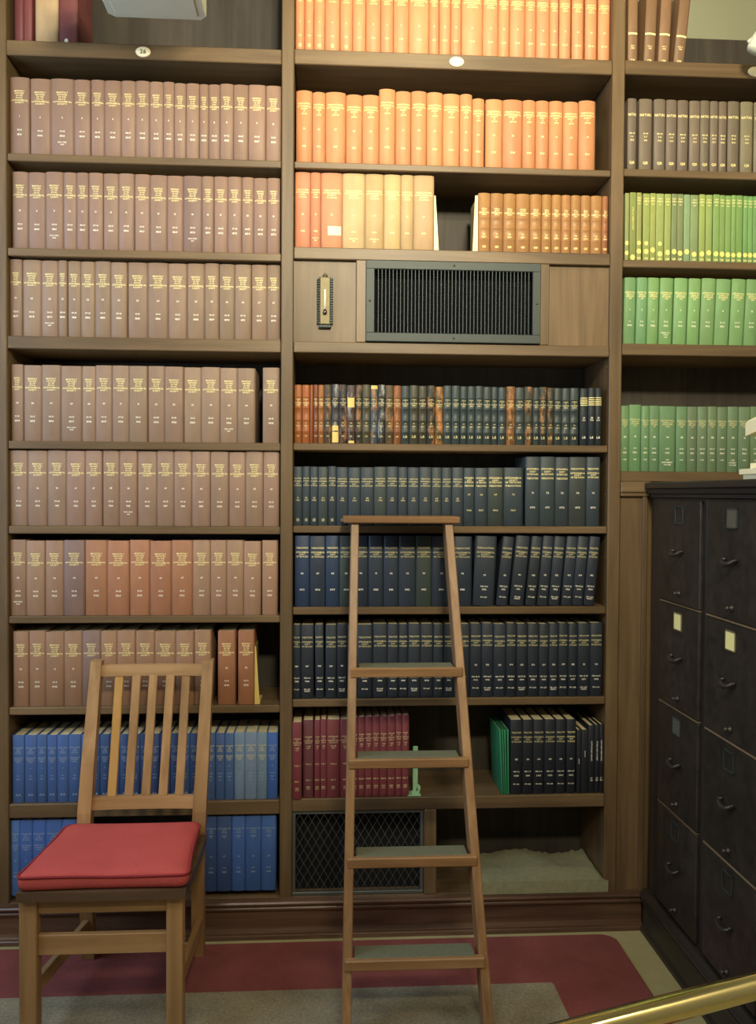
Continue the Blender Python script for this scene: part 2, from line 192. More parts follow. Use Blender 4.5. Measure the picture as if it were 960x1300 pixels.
# ------------------------------------------------------------------ mesh helpers
class MB:
    def __init__(s): s.v = []; s.f = []; s.mi = []; s.sm = []
    def add(s, vs, fs, mi=0, smooth=False):
        o = len(s.v); s.v += [tuple(p) for p in vs]
        for f in fs: s.f.append([o + i for i in f]); s.mi.append(mi); s.sm.append(smooth)
        return s
    def hexa(s, c, u, v, w, b=.0015, mi=0):
        """chamfered box: centre c, half vectors u, v, w"""
        c, u, v, w = Vector(c), Vector(u), Vector(v), Vector(w)
        H = (u, v, w); L = [h.length for h in H]; D = [h.normalized() for h in H]
        b = min(b, .45 * min(L))
        if b <= 0:
            ps = [c + i * u + j * v + k * w for i in (-1, 1) for j in (-1, 1) for k in (-1, 1)]
            fs = [(0, 1, 3, 2), (4, 6, 7, 5), (0, 4, 5, 1), (2, 3, 7, 6), (0, 2, 6, 4), (1, 5, 7, 3)]
            return s.add(ps, fs, mi)
        idx = {}; ps = []
        for i in (-1, 1):
            for j in (-1, 1):
                for k in (-1, 1):
                    sg = (i, j, k)
                    for a in range(3):
                        p = c.copy()
                        for q in range(3): p += D[q] * sg[q] * (L[q] if q == a else L[q] - b)
                        idx[sg, a] = len(ps); ps.append(p)
        fs = []
        for a in range(3):
            p, q = (a + 1) % 3, (a + 2) % 3
            for sa in (-1, 1):
                loop = []
                for sp, sq in ((-1, -1), (1, -1), (1, 1), (-1, 1)):
                    g = [0] * 3; g[a] = sa; g[p] = sp; g[q] = sq; loop.append(idx[tuple(g), a])
                fs.append(loop if sa > 0 else loop[::-1])
            for sp in (-1, 1):          # edges parallel to a
                for sq in (-1, 1):
                    g0 = [0] * 3; g0[a] = -1; g0[p] = sp; g0[q] = sq
                    g1 = list(g0); g1[a] = 1
                    l = [idx[tuple(g0), p], idx[tuple(g1), p], idx[tuple(g1), q], idx[tuple(g0), q]]
                    fs.append(l if sp * sq < 0 else l[::-1])
        for i in (-1, 1):
            for j in (-1, 1):
                for k in (-1, 1):
                    l = [idx[(i, j, k), a] for a in range(3)]
                    fs.append(l if i * j * k > 0 else l[::-1])
        return s.add(ps, fs, mi)
    def box(s, x0, x1, y0, y1, z0, z1, b=.0015, mi=0):
        return s.hexa(((x0 + x1) / 2, (y0 + y1) / 2, (z0 + z1) / 2), ((x1 - x0) / 2, 0, 0), (0, (y1 - y0) / 2, 0), (0, 0, (z1 - z0) / 2), b, mi)
    def beam(s, p0, p1, wx, wy, side=(1, 0, 0), b=.002, mi=0):
        p0, p1 = Vector(p0), Vector(p1); d = (p1 - p0); w = d / 2; dn = d.normalized()
        u = Vector(side); u = (u - dn * u.dot(dn)).normalized(); v = dn.cross(u)
        return s.hexa((p0 + p1) / 2, u * wx / 2, v * wy / 2, w, b, mi)
    def loft(s, rings, mi=0, smooth=False, caps=True, closed=True):
        n = len(rings[0]); vs = [p for r in rings for p in r]; fs = []
        for i in range(len(rings) - 1):
            for j in range(n if closed else n - 1):
                k = (j + 1) % n
                fs.append((i * n + j, i * n + k, (i + 1) * n + k, (i + 1) * n + j))
        if caps: fs += [tuple(range(n))[::-1], tuple((len(rings) - 1) * n + j for j in range(n))]
        return s.add(vs, fs, mi, smooth)
    def tube(s, pts, r, n=8, mi=0, caps=True):
        pts = [Vector(p) for p in pts]; rings = []
        for i, p in enumerate(pts):
            d = (pts[min(i + 1, len(pts) - 1)] - pts[max(i - 1, 0)]).normalized()
            u = d.cross(Vector((0, 0, 1)))
            if u.length < .05: u = d.cross(Vector((1, 0, 0)))
            u.normalize(); v = d.cross(u); rr = r[i] if isinstance(r, (list, tuple)) else r
            rings.append([p + u * rr * math.cos(2 * math.pi * k / n) + v * rr * math.sin(2 * math.pi * k / n) for k in range(n)])
        return s.loft(rings, mi, True, caps)
    def lathe(s, c, axis, prof, n=20, mi=0):
        """prof: (radius, height along axis)"""
        a = Vector(axis).normalized(); u = a.cross(Vector((0, 0, 1)))
        if u.length < .05: u = a.cross(Vector((1, 0, 0)))
        u.normalize(); v = a.cross(u); c = Vector(c)
        return s.loft([[c + a * h + (u * math.cos(2 * math.pi * k / n) + v * math.sin(2 * math.pi * k / n)) * max(r, 1e-5) for k in range(n)] for r, h in prof], mi, True)
    def prism(s, prof, p0, p1, mi=0):
        """polygon of (a, z) swept: at p0/p1 given functions of a"""
        return s.loft([[Vector(f(a, z)) for a, z in prof] for f in (p0, p1)], mi)
    def mesh(s, name, mats):
        me = bpy.data.meshes.new(name); me.from_pydata(s.v, [], s.f)
        for m in mats: me.materials.append(m)
        me.polygons.foreach_set('material_index', s.mi); me.polygons.foreach_set('use_smooth', s.sm)
        me.update(); return me

def link(name, data, parent=None, loc=None, color=None):
    o = bpy.data.objects.new(name, data); COL.objects.link(o)
    if parent is not None: o.parent = parent
    if loc is not None: o.location = loc
    if color is not None: o.color = color
    return o
def world_of(o):
    v = Vector((0, 0, 0))
    while o is not None: v = v + o.location; o = o.parent
    return v
def part(name, mb, mat, parent=None, label=None, color=None):
    """a mesh written in room coordinates, linked as one object under its parent"""
    if parent is not None:
        off = world_of(parent); mb.v = [(x - off.x, y - off.y, z - off.z) for x, y, z in mb.v]
    mats = [M[m] for m in mat] if isinstance(mat, (tuple, list)) else [M[mat]]
    me = mb.mesh(name, mats)
    fix_normals(me)
    o = link(name, me, parent, color=color)
    if label: o['label'] = label
    return o
import bmesh
def fix_normals(me):
    bm = bmesh.new(); bm.from_mesh(me); bmesh.ops.recalc_face_normals(bm, faces=bm.faces); bm.to_mesh(me); bm.free()
def thing(name, label, cat, loc=(0, 0, 0), group=None):
    o = link(name, None, None, loc); o.empty_display_size = .05
    return tag(o, label, cat, group)
def tag(o, label, cat, group=None):
    o['label'] = label; o['category'] = cat
    if group: o['group'] = group
    return o
def solo(name, mb, mat, label, cat, loc, group=None, color=None):
    """a thing that is one mesh"""
    mb.v = [(x - loc[0], y - loc[1], z - loc[2]) for x, y, z in mb.v]
    me = mb.mesh(name, [M[m] for m in mat] if isinstance(mat, (tuple, list)) else [M[mat]]); fix_normals(me)
    return tag(link(name, me, None, loc, color), label, cat, group)
def structure(name, mb, mat):
    o = part(name, mb, mat); o['kind'] = 'structure'; return o

# ------------------------------------------------------------------ lettering
GL = {}
def glyphs():
    cu = bpy.data.curves.new('glyph', 'FONT'); cu.resolution_u = 2; cu.fill_mode = 'FRONT'; cu.offset = .018
    ob = bpy.data.objects.new('glyph', cu); COL.objects.link(ob)
    for ch in "ABCDEFGHIJKLMNOPQRSTUVWXYZ0123456789-.&":
        cu.body = ch; bpy.context.view_layer.update()
        dg = bpy.context.evaluated_depsgraph_get(); ev = ob.evaluated_get(dg); me = ev.to_mesh()
        vs = [(v.co.x, v.co.y) for v in me.vertices]; fs = [tuple(p.vertices) for p in me.polygons]
        ev.to_mesh_clear()
        x0 = min(v[0] for v in vs); x1 = max(v[0] for v in vs)
        GL[ch] = ([(x - x0, y) for x, y in vs], fs, x1 - x0)
    capz = max(v[1] for v in GL['H'][0])
    for k, (vs, fs, w) in GL.items(): GL[k] = ([(x / capz, y / capz) for x, y in vs], fs, w / capz)
    bpy.data.objects.remove(ob); bpy.data.curves.remove(cu)
glyphs()
def text_width(t): return sum((GL[c][2] + .16) if c != ' ' else .42 for c in t) - .16
def set_line(mb, text, zc, cap, maxw, surf, upright=True, mi=0):
    """surf(x, z) -> point on the lettered face; the line is centred on x = 0, height zc"""
    w = text_width(text) * cap; sx = min(1., maxw / w); x = -w * sx / 2
    for ch in text:
        if ch == ' ': x += .42 * cap * sx; continue
        vs, fs, gw = GL[ch]
        mb.add([surf(x + a * cap * sx, zc + (b - .5) * cap) if upright else surf((b - .5) * cap, zc - (x + a * cap * sx)) for a, b in vs], fs, mi)
        x += (gw + .16) * cap * sx

# ------------------------------------------------------------------ books
COVER = {}; LET = {}
def cover_mesh(w, h, d, bulge, mat, bands=()):
    key = (round(w, 3), round(h, 3), d, bulge, mat, bands)
    if key in COVER: return COVER[key]
    mb = MB(); t = .0024 if w > .012 else .0012; hw = w / 2; n = 9
    out = []; inn = []
    for i in range(n):
        q = -1 + 2 * i / (n - 1); out.append((q * hw, bulge * abs(q) ** 2.2)); inn.append((q * (hw - t), bulge + t))
    def side(s):
        o = [(s * hw, bulge + .003), (s * (hw - min(.0012, t * .5)), bulge + .007), (s * hw, bulge + .012), (s * hw, d)]
        return o, [(s * (hw - t), y) for _x, y in o]
    ro, ri = side(1); lo, li = side(-1)
    out = lo[::-1] + out + ro; inn = li[::-1] + inn + ri; m = len(out)
    zs = [(0, .0008), (.0016, 0)]
    for b in bands: zs += [(b * h - .0030, 0), (b * h - .0015, -.0016), (b * h + .0015, -.0016), (b * h + .003, 0)]
    zs += [(h - .0016, 0), (h, .0008)]; zs.sort()
    rings = []
    for z, ins in zs:
        r = []
        for (x, y) in out:
            spine = y < bulge + .002
            if ins > 0: r.append((x * (1 - ins / hw), y + ins, z))
            elif ins < 0 and spine: r.append((x * .985, y + ins * (1 - .6 * abs(x / hw)), z))
            else: r.append((x, y, z))
        rings.append(r)
    mb.loft(rings, 0, True, False, False)
    for zi, flip in ((0, 1), (len(zs) - 1, 0)):
        a = [len(mb.v)]; vs = rings[zi] + [(x, y, zs[zi][0]) for x, y in inn]
        mb.add(vs, [((j, j + 1, m + j + 1, m + j) if flip else (j, m + j, m + j + 1, j + 1)) for j in range(m - 1)])
    mb.add([(x, y, z) for z in (0, h) for x, y in inn], [(j, j + 1, m + j + 1, m + j) for j in range(m - 1)])
    for j in (0, m - 1):
        x0, y0 = out[j]; x1, y1 = inn[j]
        mb.add([(x0, y0, 0), (x1, y1, 0), (x1, y1, h), (x0, y0, h)], [(0, 1, 2, 3)])
    pg = MB(); py = bulge + t + .0006
    pg.box(-hw + t, hw - t, py, d - .004, .0035, h - .0035, 0)
    COVER[key] = (mb.mesh('cover', [M[mat]]), pg.mesh('pages', [M['paper']]))
    return COVER[key]

def spine_surface(w, bulge):
    return lambda x, z: (x, bulge * min(1, abs(2 * x / w)) ** 2.2 - .0004, z)

TITLES = {   # lines of (words, centre as a fraction of height from the top, cap height)
 'monthly': [('MONTHLY', .178, .0048), ('NOTICES', .208, .0048), ('OF THE', .238, .0044), ('ROYAL', .266, .0044), ('ASTRONOMICAL', .296, .0048), ('SOCIETY', .326, .0048)],
 'japan': [('PUBLICATIONS', .178, .0052), ('ASTRONOMICAL', .215, .0052), ('SOCIETY', .25, .005), ('OF', .283, .0044), ('JAPAN', .318, .005)],
 'pacific': [('PUBLICATIONS', .17, .0052), ('ASTRONOMICAL', .232, .0050), ('SOCIETY', .262, .0046), ('OF THE PACIFIC', .294, .0050)],
 'pacific_old': [('ASTRONOMICAL', .175, .0052), ('SOCIETY', .215, .0050), ('OF THE PACIFIC', .252, .0052), ('PUBLICATIONS', .31, .0054)],
 'pacific_plain': [('PUBLICATIONS', .20, .0042), ('ASTRONOMICAL', .245, .0042), ('SOCIETY', .285, .0038), ('OF THE PACIFIC', .32, .0042)],
 'journal_green': [('ASTROPHYSICAL', .222, .0052), ('JOURNAL OF', .252, .005), ('ASTRONOMY', .282, .005), ('SERIES', .312, .0045)],
 'nature': [('NATURE', .222, .0078)],
 'abstracts': [('ASTRONOMY', .215, .0042), ('AND', .24, .0036), ('ASTROPHYSICS', .266, .0042), ('ABSTRACTS', .292, .004), ('VOLUME', .335, .004), ('PART', .362, .004)],
 'astro_blue': [('ASTRONOMY', .19, .0042), ('AND', .216, .0038), ('ASTRO', .242, .0042), ('PHYSICS', .268, .0042), ('EUROPEAN', .34, .0044), ('JOURNAL', .368, .0042), ('SERIES', .396, .004)],
 'astro_blue_low': [('ASTRONOMY AND', .172, .004), ('ASTRO', .2, .004), ('PHYSICS', .226, .0038), ('SERIES', .27, .0048), ('A', .295, .0046)],
 'tan': [('PUBLICATIONS', .23, .0048), ('ASTRONOMICAL', .262, .0048), ('SOCIETY', .293, .0046), ('OF JAPAN', .325, .0046)],
 'calf': [('ANNALS', .262, .0046), ('OF THE', .295, .0042), ('OBSERVATORY', .328, .0046), ('LEIPZIG', .36, .0042)],
 'oldleather': [('JOURNAL', .245, .0042), ('OF', .278, .0036), ('ASTRONOMY', .31, .0042), ('SCIENCE', .345, .004)],
 'brief': [('ASTRONOMY', .165, .0044), ('JOURNAL', .2, .0044), ('SOCIETY', .235, .0044), ('PAPERS', .275, .004)],
}
def letter(parent, style, w, h, bulge, mat, name='title_lettering', lines=None, frac=.86):
    if lines is not None:            # widely spaced blocks are separate parts
        blocks = [[lines[0]]]
        for a, l in zip(lines, lines[1:]):
            if l[1] - a[1] > .078: blocks.append([l])
            else: blocks[-1].append(l)
        if len(blocks) > 1:
            for nm, bl in zip(('number_lettering', 'date_lettering', 'foot_lettering', 'shelf_lettering'), blocks): letter(parent, style, w, h, bulge, mat, nm, bl, frac)
            return
    key = (style, round(w, 3), round(h, 3), bulge, mat) if lines is None else None
    if key and key in LET: me = LET[key]
    else:
        mb = MB(); sf = spine_surface(w, bulge)
        L = lines if lines is not None else TITLES[style]
        if lines is None:
            nat = max(text_width(t) * c for t, f, c in L); k = min(1., frac * w / nat)
        for t, f, c in L:
            mw = frac * w if lines is not None else text_width(t) * c * k
            set_line(mb, t, h * (1 - f), c, mw, sf)
        me = mb.mesh(name, [M[mat]])
        if key: LET[key] = me
    return link(name, me, parent)
def band_lines(parent, w, h, bulge, fracs, mat, th=.0012, name='gilt_band'):
    mb = MB(); sf = spine_surface(w, bulge); n = 6
    for f in fracs:
        z = h * (1 - f)
        a = [sf(-w * .46 + w * .92 * i / n, z - th / 2) for i in range(n + 1)]; b = [sf(-w * .46 + w * .92 * i / n, z + th / 2) for i in range(n + 1)]
        mb.add(a + b, [(i, i + 1, n + 2 + i, n + 1 + i) for i in range(n)])
    return link(name, mb.mesh(name, [M[mat]]), parent)
def patch(parent, w, h, bulge, f0, f1, x0, x1, mat, name='paper_label'):
    mb = MB(); sf = spine_surface(w, bulge + .0); n = 6
    pts = [[(lambda p: (p[0], p[1] - .0004, p[2]))(sf(w * (x0 + (x1 - x0) * i / n), h * (1 - f))) for i in range(n + 1)] for f in (f0, f1)]
    mb.add(pts[0] + pts[1], [(i, i + 1, n + 2 + i, n + 1 + i) for i in range(n)])
    return link(name, mb.mesh(name, [M[mat]]), parent)
def sticker(parent, w, h, bulge, f, x, r, mat='sticker', name='round_sticker'):
    mb = MB(); sf = spine_surface(w, bulge); n = 16
    r = min(r, w * .46)
    ring = [(lambda p: (p[0], p[1] - .0005, p[2]))(sf(x + r * math.cos(2 * math.pi * i / n), h * (1 - f) + r * 1.12 * math.sin(2 * math.pi * i / n))) for i in range(n)]
    mb.add(ring, [tuple(range(n))])
    return link(name, mb.mesh(name, [M[mat]]), parent)

ORD = ['first', 'second', 'third', 'fourth', 'fifth', 'sixth', 'seventh', 'eighth', 'ninth', 'tenth', 'eleventh', 'twelfth', 'thirteenth', 'fourteenth', 'fifteenth',
       'sixteenth', 'seventeenth', 'eighteenth', 'nineteenth', 'twentieth', 'twenty-first', 'twenty-second', 'twenty-third', 'twenty-fourth']
def jig(col, r, amt=.05, hue=.02):
    k = 1 + r.uniform(-amt, amt)
    return tuple(max(0, min(1, c * k * (1 + r.uniform(-hue, hue)))) for c in col[:3]) + (1,)
def count_from(i, n, a, b):
    """nearer end of the row, in words; b None: only one end is in view"""
    if b is None or i < (n + 1) // 2: return '%s from the %s' % (ORD[i], a)
    return '%s from the %s' % (ORD[n - 1 - i], b)

def volume(name, label, cat, group, x, y, z, w, h, tilt, col, mat='cloth', bulge=.004, depth=.175, bands=()):
    w = w - .0007
    for lo, hi in ((-.990, -.1435), (-.1045, .915), (.956, 1.75)):      # stay clear of the uprights
        if lo < x < hi:
            a, e = max(x - w / 2, lo + .0012), min(x + w / 2, hi - .0012)
            if not tilt: x, w = (a + e) / 2, e - a
    root = thing(name, label, cat, (x, y, z + .0006 + abs(math.sin(R(tilt))) * w / 2), group)
    root.rotation_euler = (0, R(tilt), 0)
    cm, pm = cover_mesh(w, h, depth, bulge, mat, bands)
    link('cover', cm, root, color=col); link('pages', pm, root)
    return root, w
A_L, B_L = 'outer upright', 'ladder-side post'
A_M, B_M = 'chair-side post', 'cabinet-side post'

# brown monthly volumes, seven rows behind and above the chair
ROWNAME = {'L1': 'top', 'L2': 'second', 'L3': 'third', 'L4': 'fourth', 'L5': 'fifth', 'L6': 'sixth', 'L7': 'lowest'}
BROWN = {'L1': (142, 115, 100), 'L2': (142, 115, 101), 'L3': (139, 116, 98), 'L4': (141, 117, 99), 'L5': (144, 117, 99), 'L6': (149, 117, 95), 'L7': (146, 112, 87)}
vol = 1
for key in ('L1', 'L2', 'L3', 'L4', 'L5', 'L6', 'L7'):
    z, y, bk = ROWS[key]; n = len(bk); r = random.Random(key)
    mw = sum(b[1] for b in bk) / n
    for i, (x, w, h, tl) in enumerate(bk):
        size = 'thick ' if w > mw * 1.22 else 'slim ' if w < mw * .78 else ''
        extra = (key, i) in (('L1', 2), ('L2', 2), ('L2', 11), ('L3', 2), ('L4', 3), ('L4', 12), ('L5', 6), ('L6', 0))
        dull = (key, i) in (('L6', 3), ('L7', 4), ('L2', 11))
        where = count_from(i, n, A_L, B_L)
        lab = '%s%sbrown journal%s, %s in the %s brown row' % (size, 'dull ' if dull else '', ' with extra foot lines' if extra and not size else '', where, ROWNAME[key])
        base = BROWN[key] if not dull else (130, 106, 98)
        if key == 'L6' and i in (4, 5, 6, 7, 8): base = (160, 112, 84)
        if key == 'L7' and i >= 11: base = (148, 100, 70)
        hh = min(h + r.uniform(-.0018, .0018), .2385 if key == 'L5' else 9)
        b, w = volume('bound_journal', lab, 'journal', 'brown journals in the %s brown row' % ROWNAME[key], x, y + r.uniform(0, .004), z, w, hh, tl, jig(srgb(*base), r, .06, .018), 'cloth', .003 if key in 'L4L5L6L7' else .0045)
        letter(b, 'monthly', w, hh, .003 if key in 'L4L5L6L7' else .0045, 'gold')
        yr = 1840 + vol
        lines = [('%d' % (vol // 2 + 1), .50, .0052), ('%02d-%02d' % (1 + vol % 9, 10 + vol % 9), .675, .0048), ('%d' % yr, .735, .0056)]
        if extra: lines += [('NOV-DEC', .815, .004), ('%d' % (yr + 1), .845, .004)]
        letter(b, '', w, hh, .003 if key in 'L4L5L6L7' else .0045, 'white', 'number_lettering', lines, .62)
        vol += 1

# three volumes on the shelf above the oval plate
z, y, bk = ROWS['L0']
for i, ((x, w, h, tl), c, lab) in enumerate(zip(bk, ((110, 58, 62), (122, 66, 66), (186, 158, 122), (116, 66, 66)),
        ('slim maroon volume beside the outer upright on the shelf above the oval plate', 'slim maroon volume just beside the tan one above the oval plate',
         'wide tan volume between maroon ones on the shelf above the oval plate', 'wide maroon volume at the open end of the shelf above the oval plate'))):
    b, w = volume('tall_volume', lab, 'book', 'books above the oval plate', x, y, z, w, h, tl, srgb(*c), 'cloth', .004)
    if i == 3: sticker(b, w, h, .004, .93, -.006, .006, 'white', 'shelf_mark')
    letter(b, 'brief', w, h, .004, 'dullgold')

# orange rows and the mixed tan row
for key, rn in (('M0', 'top orange row'), ('M1', 'lower orange row')):
    z, y, bk = ROWS[key]; n = len(bk); r = random.Random(key); mw = sum(b[1] for b in bk) / n
    for i, (x, w, h, tl) in enumerate(bk):
        size = 'thick ' if w > mw * 1.25 else 'slim ' if w < mw * .8 else ''
        if key == 'M1' and i == 5: size = 'tall '
        lab = '%sorange cloth volume, %s in the %s' % (size, count_from(i, n, A_M, B_M), rn)
        col = (204, 140, 102) if key == 'M0' else (198, 137, 96)
        if key == 'M1' and i > 12: col = (190, 130, 92)
        hh = h + r.uniform(-.001, .001) * (key == 'M0')
        b, w = volume('orange_volume', lab, 'book', 'orange volumes of the ' + rn, x, y + r.uniform(0, .003), z, w, hh, tl, jig(srgb(*col), r, .05, .02), 'cloth', .0085)
        letter(b, 'japan' if key == 'M1' else 'tan', w, hh, .0085, 'gold')
        v = 1 + i + (24 if key == 'M1' else 0)
        lines = [(str(v), .52, .0052), (str(1890 + v), .76, .0056)]
        if key == 'M0': lines = [(str(v), .60, .005), ('%d-%d' % (v, v + 1), .78, .0052)] + ([('LIB', .895, .005), ('QB', .92, .005)] if i < 5 else [])
        letter(b, '', w, hh, .0085, 'gold', 'number_lettering', lines, .6)

z, y, bk = ROWS['M2']; n = len(bk); r = random.Random('M2')
tan = [(200, 134, 104), (196, 128, 98), (198, 138, 104), (192, 166, 124), (180, 152, 112), (190, 164, 118), (182, 156, 114), (176, 148, 112)]
for i, (x, w, h, tl) in enumerate(bk):
    kind = ('orange cloth volume', 'slim orange cloth volume', 'orange volume with a white spine label', 'broad straw-coloured volume', 'straw-coloured volume', 'straw-coloured volume',
            'slim straw-coloured volume', 'tan volume against the upright bookend')[i]
    lab = '%s, %s above the vent grille' % (kind, '%s from the %s' % (ORD[i], A_M) if i != 7 else 'last of the pale row')
    b, w = volume('faded_volume', lab, 'book', 'faded volumes above the grille', x, y, z, w, h, tl, jig(srgb(*tan[i]), r, .03), 'cloth', .005)
    letter(b, 'tan', w, h, .005, 'gold')
    letter(b, '', w, h, .005, 'gold', 'number_lettering', [(str(i + 30), .55, .005), (str(1930 + i), .77, .0052)] + ([('PARTS 1-4', .86, .0042), ('QB', .89, .0042)] if i in (1, 3, 4) else []), .62)
    if i == 2: patch(b, w, h, .005, .82, .70, -.18, .44, 'card', 'spine_label')
z, y, bk = ROWS['M2c']; n = len(bk); r = random.Random('M2c')
for i, (x, w, h, tl) in enumerate(bk):
    kind = 'slim red-brown leather volume' if i == 11 else 'ribbed tan calf volume'
    lab = '%s, %s, above the grille' % (kind, '%s from the cream bookend' % ORD[i] if i < 6 else '%s from the %s' % (ORD[n - 1 - i], B_M))
    b, w = volume('calf_volume', lab, 'book', 'calf volumes above the grille', x, y, z, w, h, tl, jig(srgb(*((158, 116, 72) if i < 11 else (146, 96, 66))), r, .08, .03), 'leather', .006, .15, (.235, .42, .59, .76))
    letter(b, 'calf', w, h, .006, 'gold'); letter(b, '', w, h, .006, 'gold', 'number_lettering', [(str(i + 40), .69, .0046), (str(1880 + i), .735, .0046), ('QB', .9, .006)], .6)

# the old leather row under the grille
z, y, bk = ROWS['M4']; n = len(bk); r = random.Random('M4')
G = (52, 62, 64)
spec = {}
for i in (0, 1): spec[i] = ((150, 88, 48), 'leather', 'brown calf volume')
spec[2] = ((136, 76, 40), 'leather', 'very slim brown calf volume'); spec[3] = ((122, 72, 46), 'leather', 'slim brown calf volume'); spec[4] = ((150, 96, 50), 'leather', 'brown calf volume with dark label')
spec[5] = ((62, 58, 48), 'worn', 'worn dark leather volume'); spec[6] = ((62, 58, 62), 'scuffed_white', 'flaking volume with tan foot tag')
spec[7] = ((50, 48, 54), 'worn', 'scuffed black leather volume'); spec[8] = ((74, 58, 56), 'scuffed_white', 'flaking volume with yellow paper tag'); spec[9] = ((50, 52, 46), 'worn', 'rubbed black leather volume')
spec[10] = ((70, 68, 52), 'leather', 'olive leather volume'); spec[11] = ((66, 84, 98), 'worn', 'blue-grey patched leather volume'); spec[12] = ((52, 50, 46), 'scuffed_white', 'black leather volume flaked white')
spec[13] = ((82, 68, 50), 'worn', 'brown-black rubbed leather volume'); spec[14] = ((120, 74, 48), 'worn', 'red-brown rubbed leather volume')
for i in (16, 17): spec[i] = ((62, 62, 50), 'leather', 'olive-black leather volume')
spec[18] = ((48, 50, 46), 'worn', 'rubbed black leather volume'); spec[19] = ((84, 70, 46), 'marbled', 'brown marbled leather volume')
spec[28] = ((96, 70, 46), 'marbled', 'orange marbled leather volume'); spec[30] = ((56, 54, 46), 'worn', 'rubbed brown-black leather volume'); spec[32] = ((46, 52, 48), 'worn', 'rubbed green-black leather volume')
spec[33] = ((52, 54, 46), 'worn', 'narrow rubbed leather volume')
for i in (37, 38, 39): spec[i] = ((38, 46, 52), 'cloth', 'slim navy gilt-banded volume')
for i in range(n): spec.setdefault(i, (G, 'leather', 'green-black leather volume'))
for i, (x, w, h, tl) in enumerate(bk):
    c, mt, kind = spec[i]
    lab = '%s, %s in the leather row' % (kind, count_from(i, n, A_M, B_M))
    plain = i in (2,) or i >= 37
    hh = h + r.uniform(-.002, .002)
    b, w = volume('leather_volume', lab, 'book', 'old leather volumes below the grille', x, y + r.uniform(0, .004), z, w, hh, tl, jig(srgb(*c), r, .1, .04), mt, .004, .14, () if plain else (.205, .40, .61, .795))
    if i >= 37:
        band_lines(b, w, hh, .004, (.17, .205, .235, .265, .295), 'gold', .0022)
        letter(b, '', w, hh, .004, 'white', 'number_lettering', [(str(i), .52, .005), (str(1900 + i), .56, .004), ('LB', .86, .007)], .6)
    elif i != 2:
        letter(b, 'oldleather', w, hh, .004, 'dullgold' if i > 4 else 'gold')
        letter(b, '', w, hh, .004, 'dullgold', 'number_lettering', [(str(20 + i), .65, .0044), (str(1860 + i), .70, .004), ('LB', .875, .0078 if i > 14 else .005)], .6)
        if i > 4: band_lines(b, w, hh, .004, (.205, .385, .60, .79), 'dullgold', .0009)
    if i == 6: patch(b, w, hh, .004, .985, .70, -.42, .42, 'tanlabel')
    if i == 8: patch(b, w, hh, .004, .38, .20, -.44, .44, 'tanlabel')
    if i == 11: patch(b, w, hh, .004, .07, .008, -.4, .46, 'tanlabel')
    if i == 8: patch(b, w, hh, .004, .995, .955, -.3, .42, 'tanlabel', 'foot_label')

# black rows behind the ladder
NAVY = {'M5': (52, 62, 70), 'M5t': (54, 64, 70), 'M6': (46, 54, 68), 'M6l': (46, 53, 64), 'M7': (40, 46, 56)}
for keys, rn, ends in ((('M5', 'M5t'), 'upper black row', None), (('M6', 'M6l'), 'middle black row', None), (('M7',), 'lowest black row', None)):
    allb = [(k,) + b for k in keys for b in ROWS[k][2]]; n = len(allb); r = random.Random(rn); mw = sum(b[2] for b in allb) / n
    for i, (k, x, w, h, tl) in enumerate(allb):
        z, y = ROWS[k][0], ROWS[k][1]
        size = 'thick ' if w > mw * 1.3 else 'slim ' if w < mw * .74 else ''
        if k == 'M5t': size = 'tall '
        if tl > 2: size = 'leaning '
        base = NAVY[k]
        if k in ('M6',) and i in (0, 3, 2): base = (44, 58, 84)
        if k in ('M6', 'M5', 'M5t') and (i * 7) % 5 == 1: base = (58, 66, 66)
        lab = '%sblack volume, %s in the %s' % (size, count_from(i, n, A_M, B_M), rn)
        hh = h + r.uniform(-.0018, .0018)
        b, w = volume('dark_volume', lab, 'book', 'black volumes of the ' + rn, x, y + r.uniform(0, .003), z, w, hh, tl, jig(srgb(*base), r, .1, .04), 'cloth', .0035, .165)
        st = 'pacific_plain' if k == 'M5' and i < 16 else 'pacific_old' if (k == 'M5' or (k == 'M5t' and i < 23)) else 'pacific'
        gm = 'gold' if k in ('M5t',) or (k == 'M5' and i >= 16) or (k == 'M6' and i < 3) else 'dullgold'
        letter(b, st, w, hh, .0035, gm)
        v = i + 1 + {'M5': 50, 'M5t': 50, 'M6': 85, 'M6l': 85, 'M7': 105}[k]
        if k == 'M5' and i < 16: lines = [(str(v), .53, .005), (str(1938 + i), .57, .0044)] + ([('LIB', .89, .0044), ('QB', .915, .0044)] if i < 6 else [])
        elif k in ('M5', 'M5t'): lines = [(str(v), .46 if k == 'M5' else .52, .0058), (str(1950 + i), .73, .0058)]
        elif k == 'M6': lines = [(str(v), .53, .0056), (str(1975 + i), .76, .0056)]
        else: lines = [(str(v), .56, .0052), ('NO %d-%d' % (i, i + 3), .72, .0046), (str(1985 + i // 2), .765, .005), ('PP 1-%d' % (90 + i * 7), .875, .0042)] + ([('INDEX', .90, .004)] if i % 3 == 1 else [])
        letter(b, '', w, hh, .0035, 'white' if k != 'M5' else 'dullgold', 'number_lettering', lines, .66)

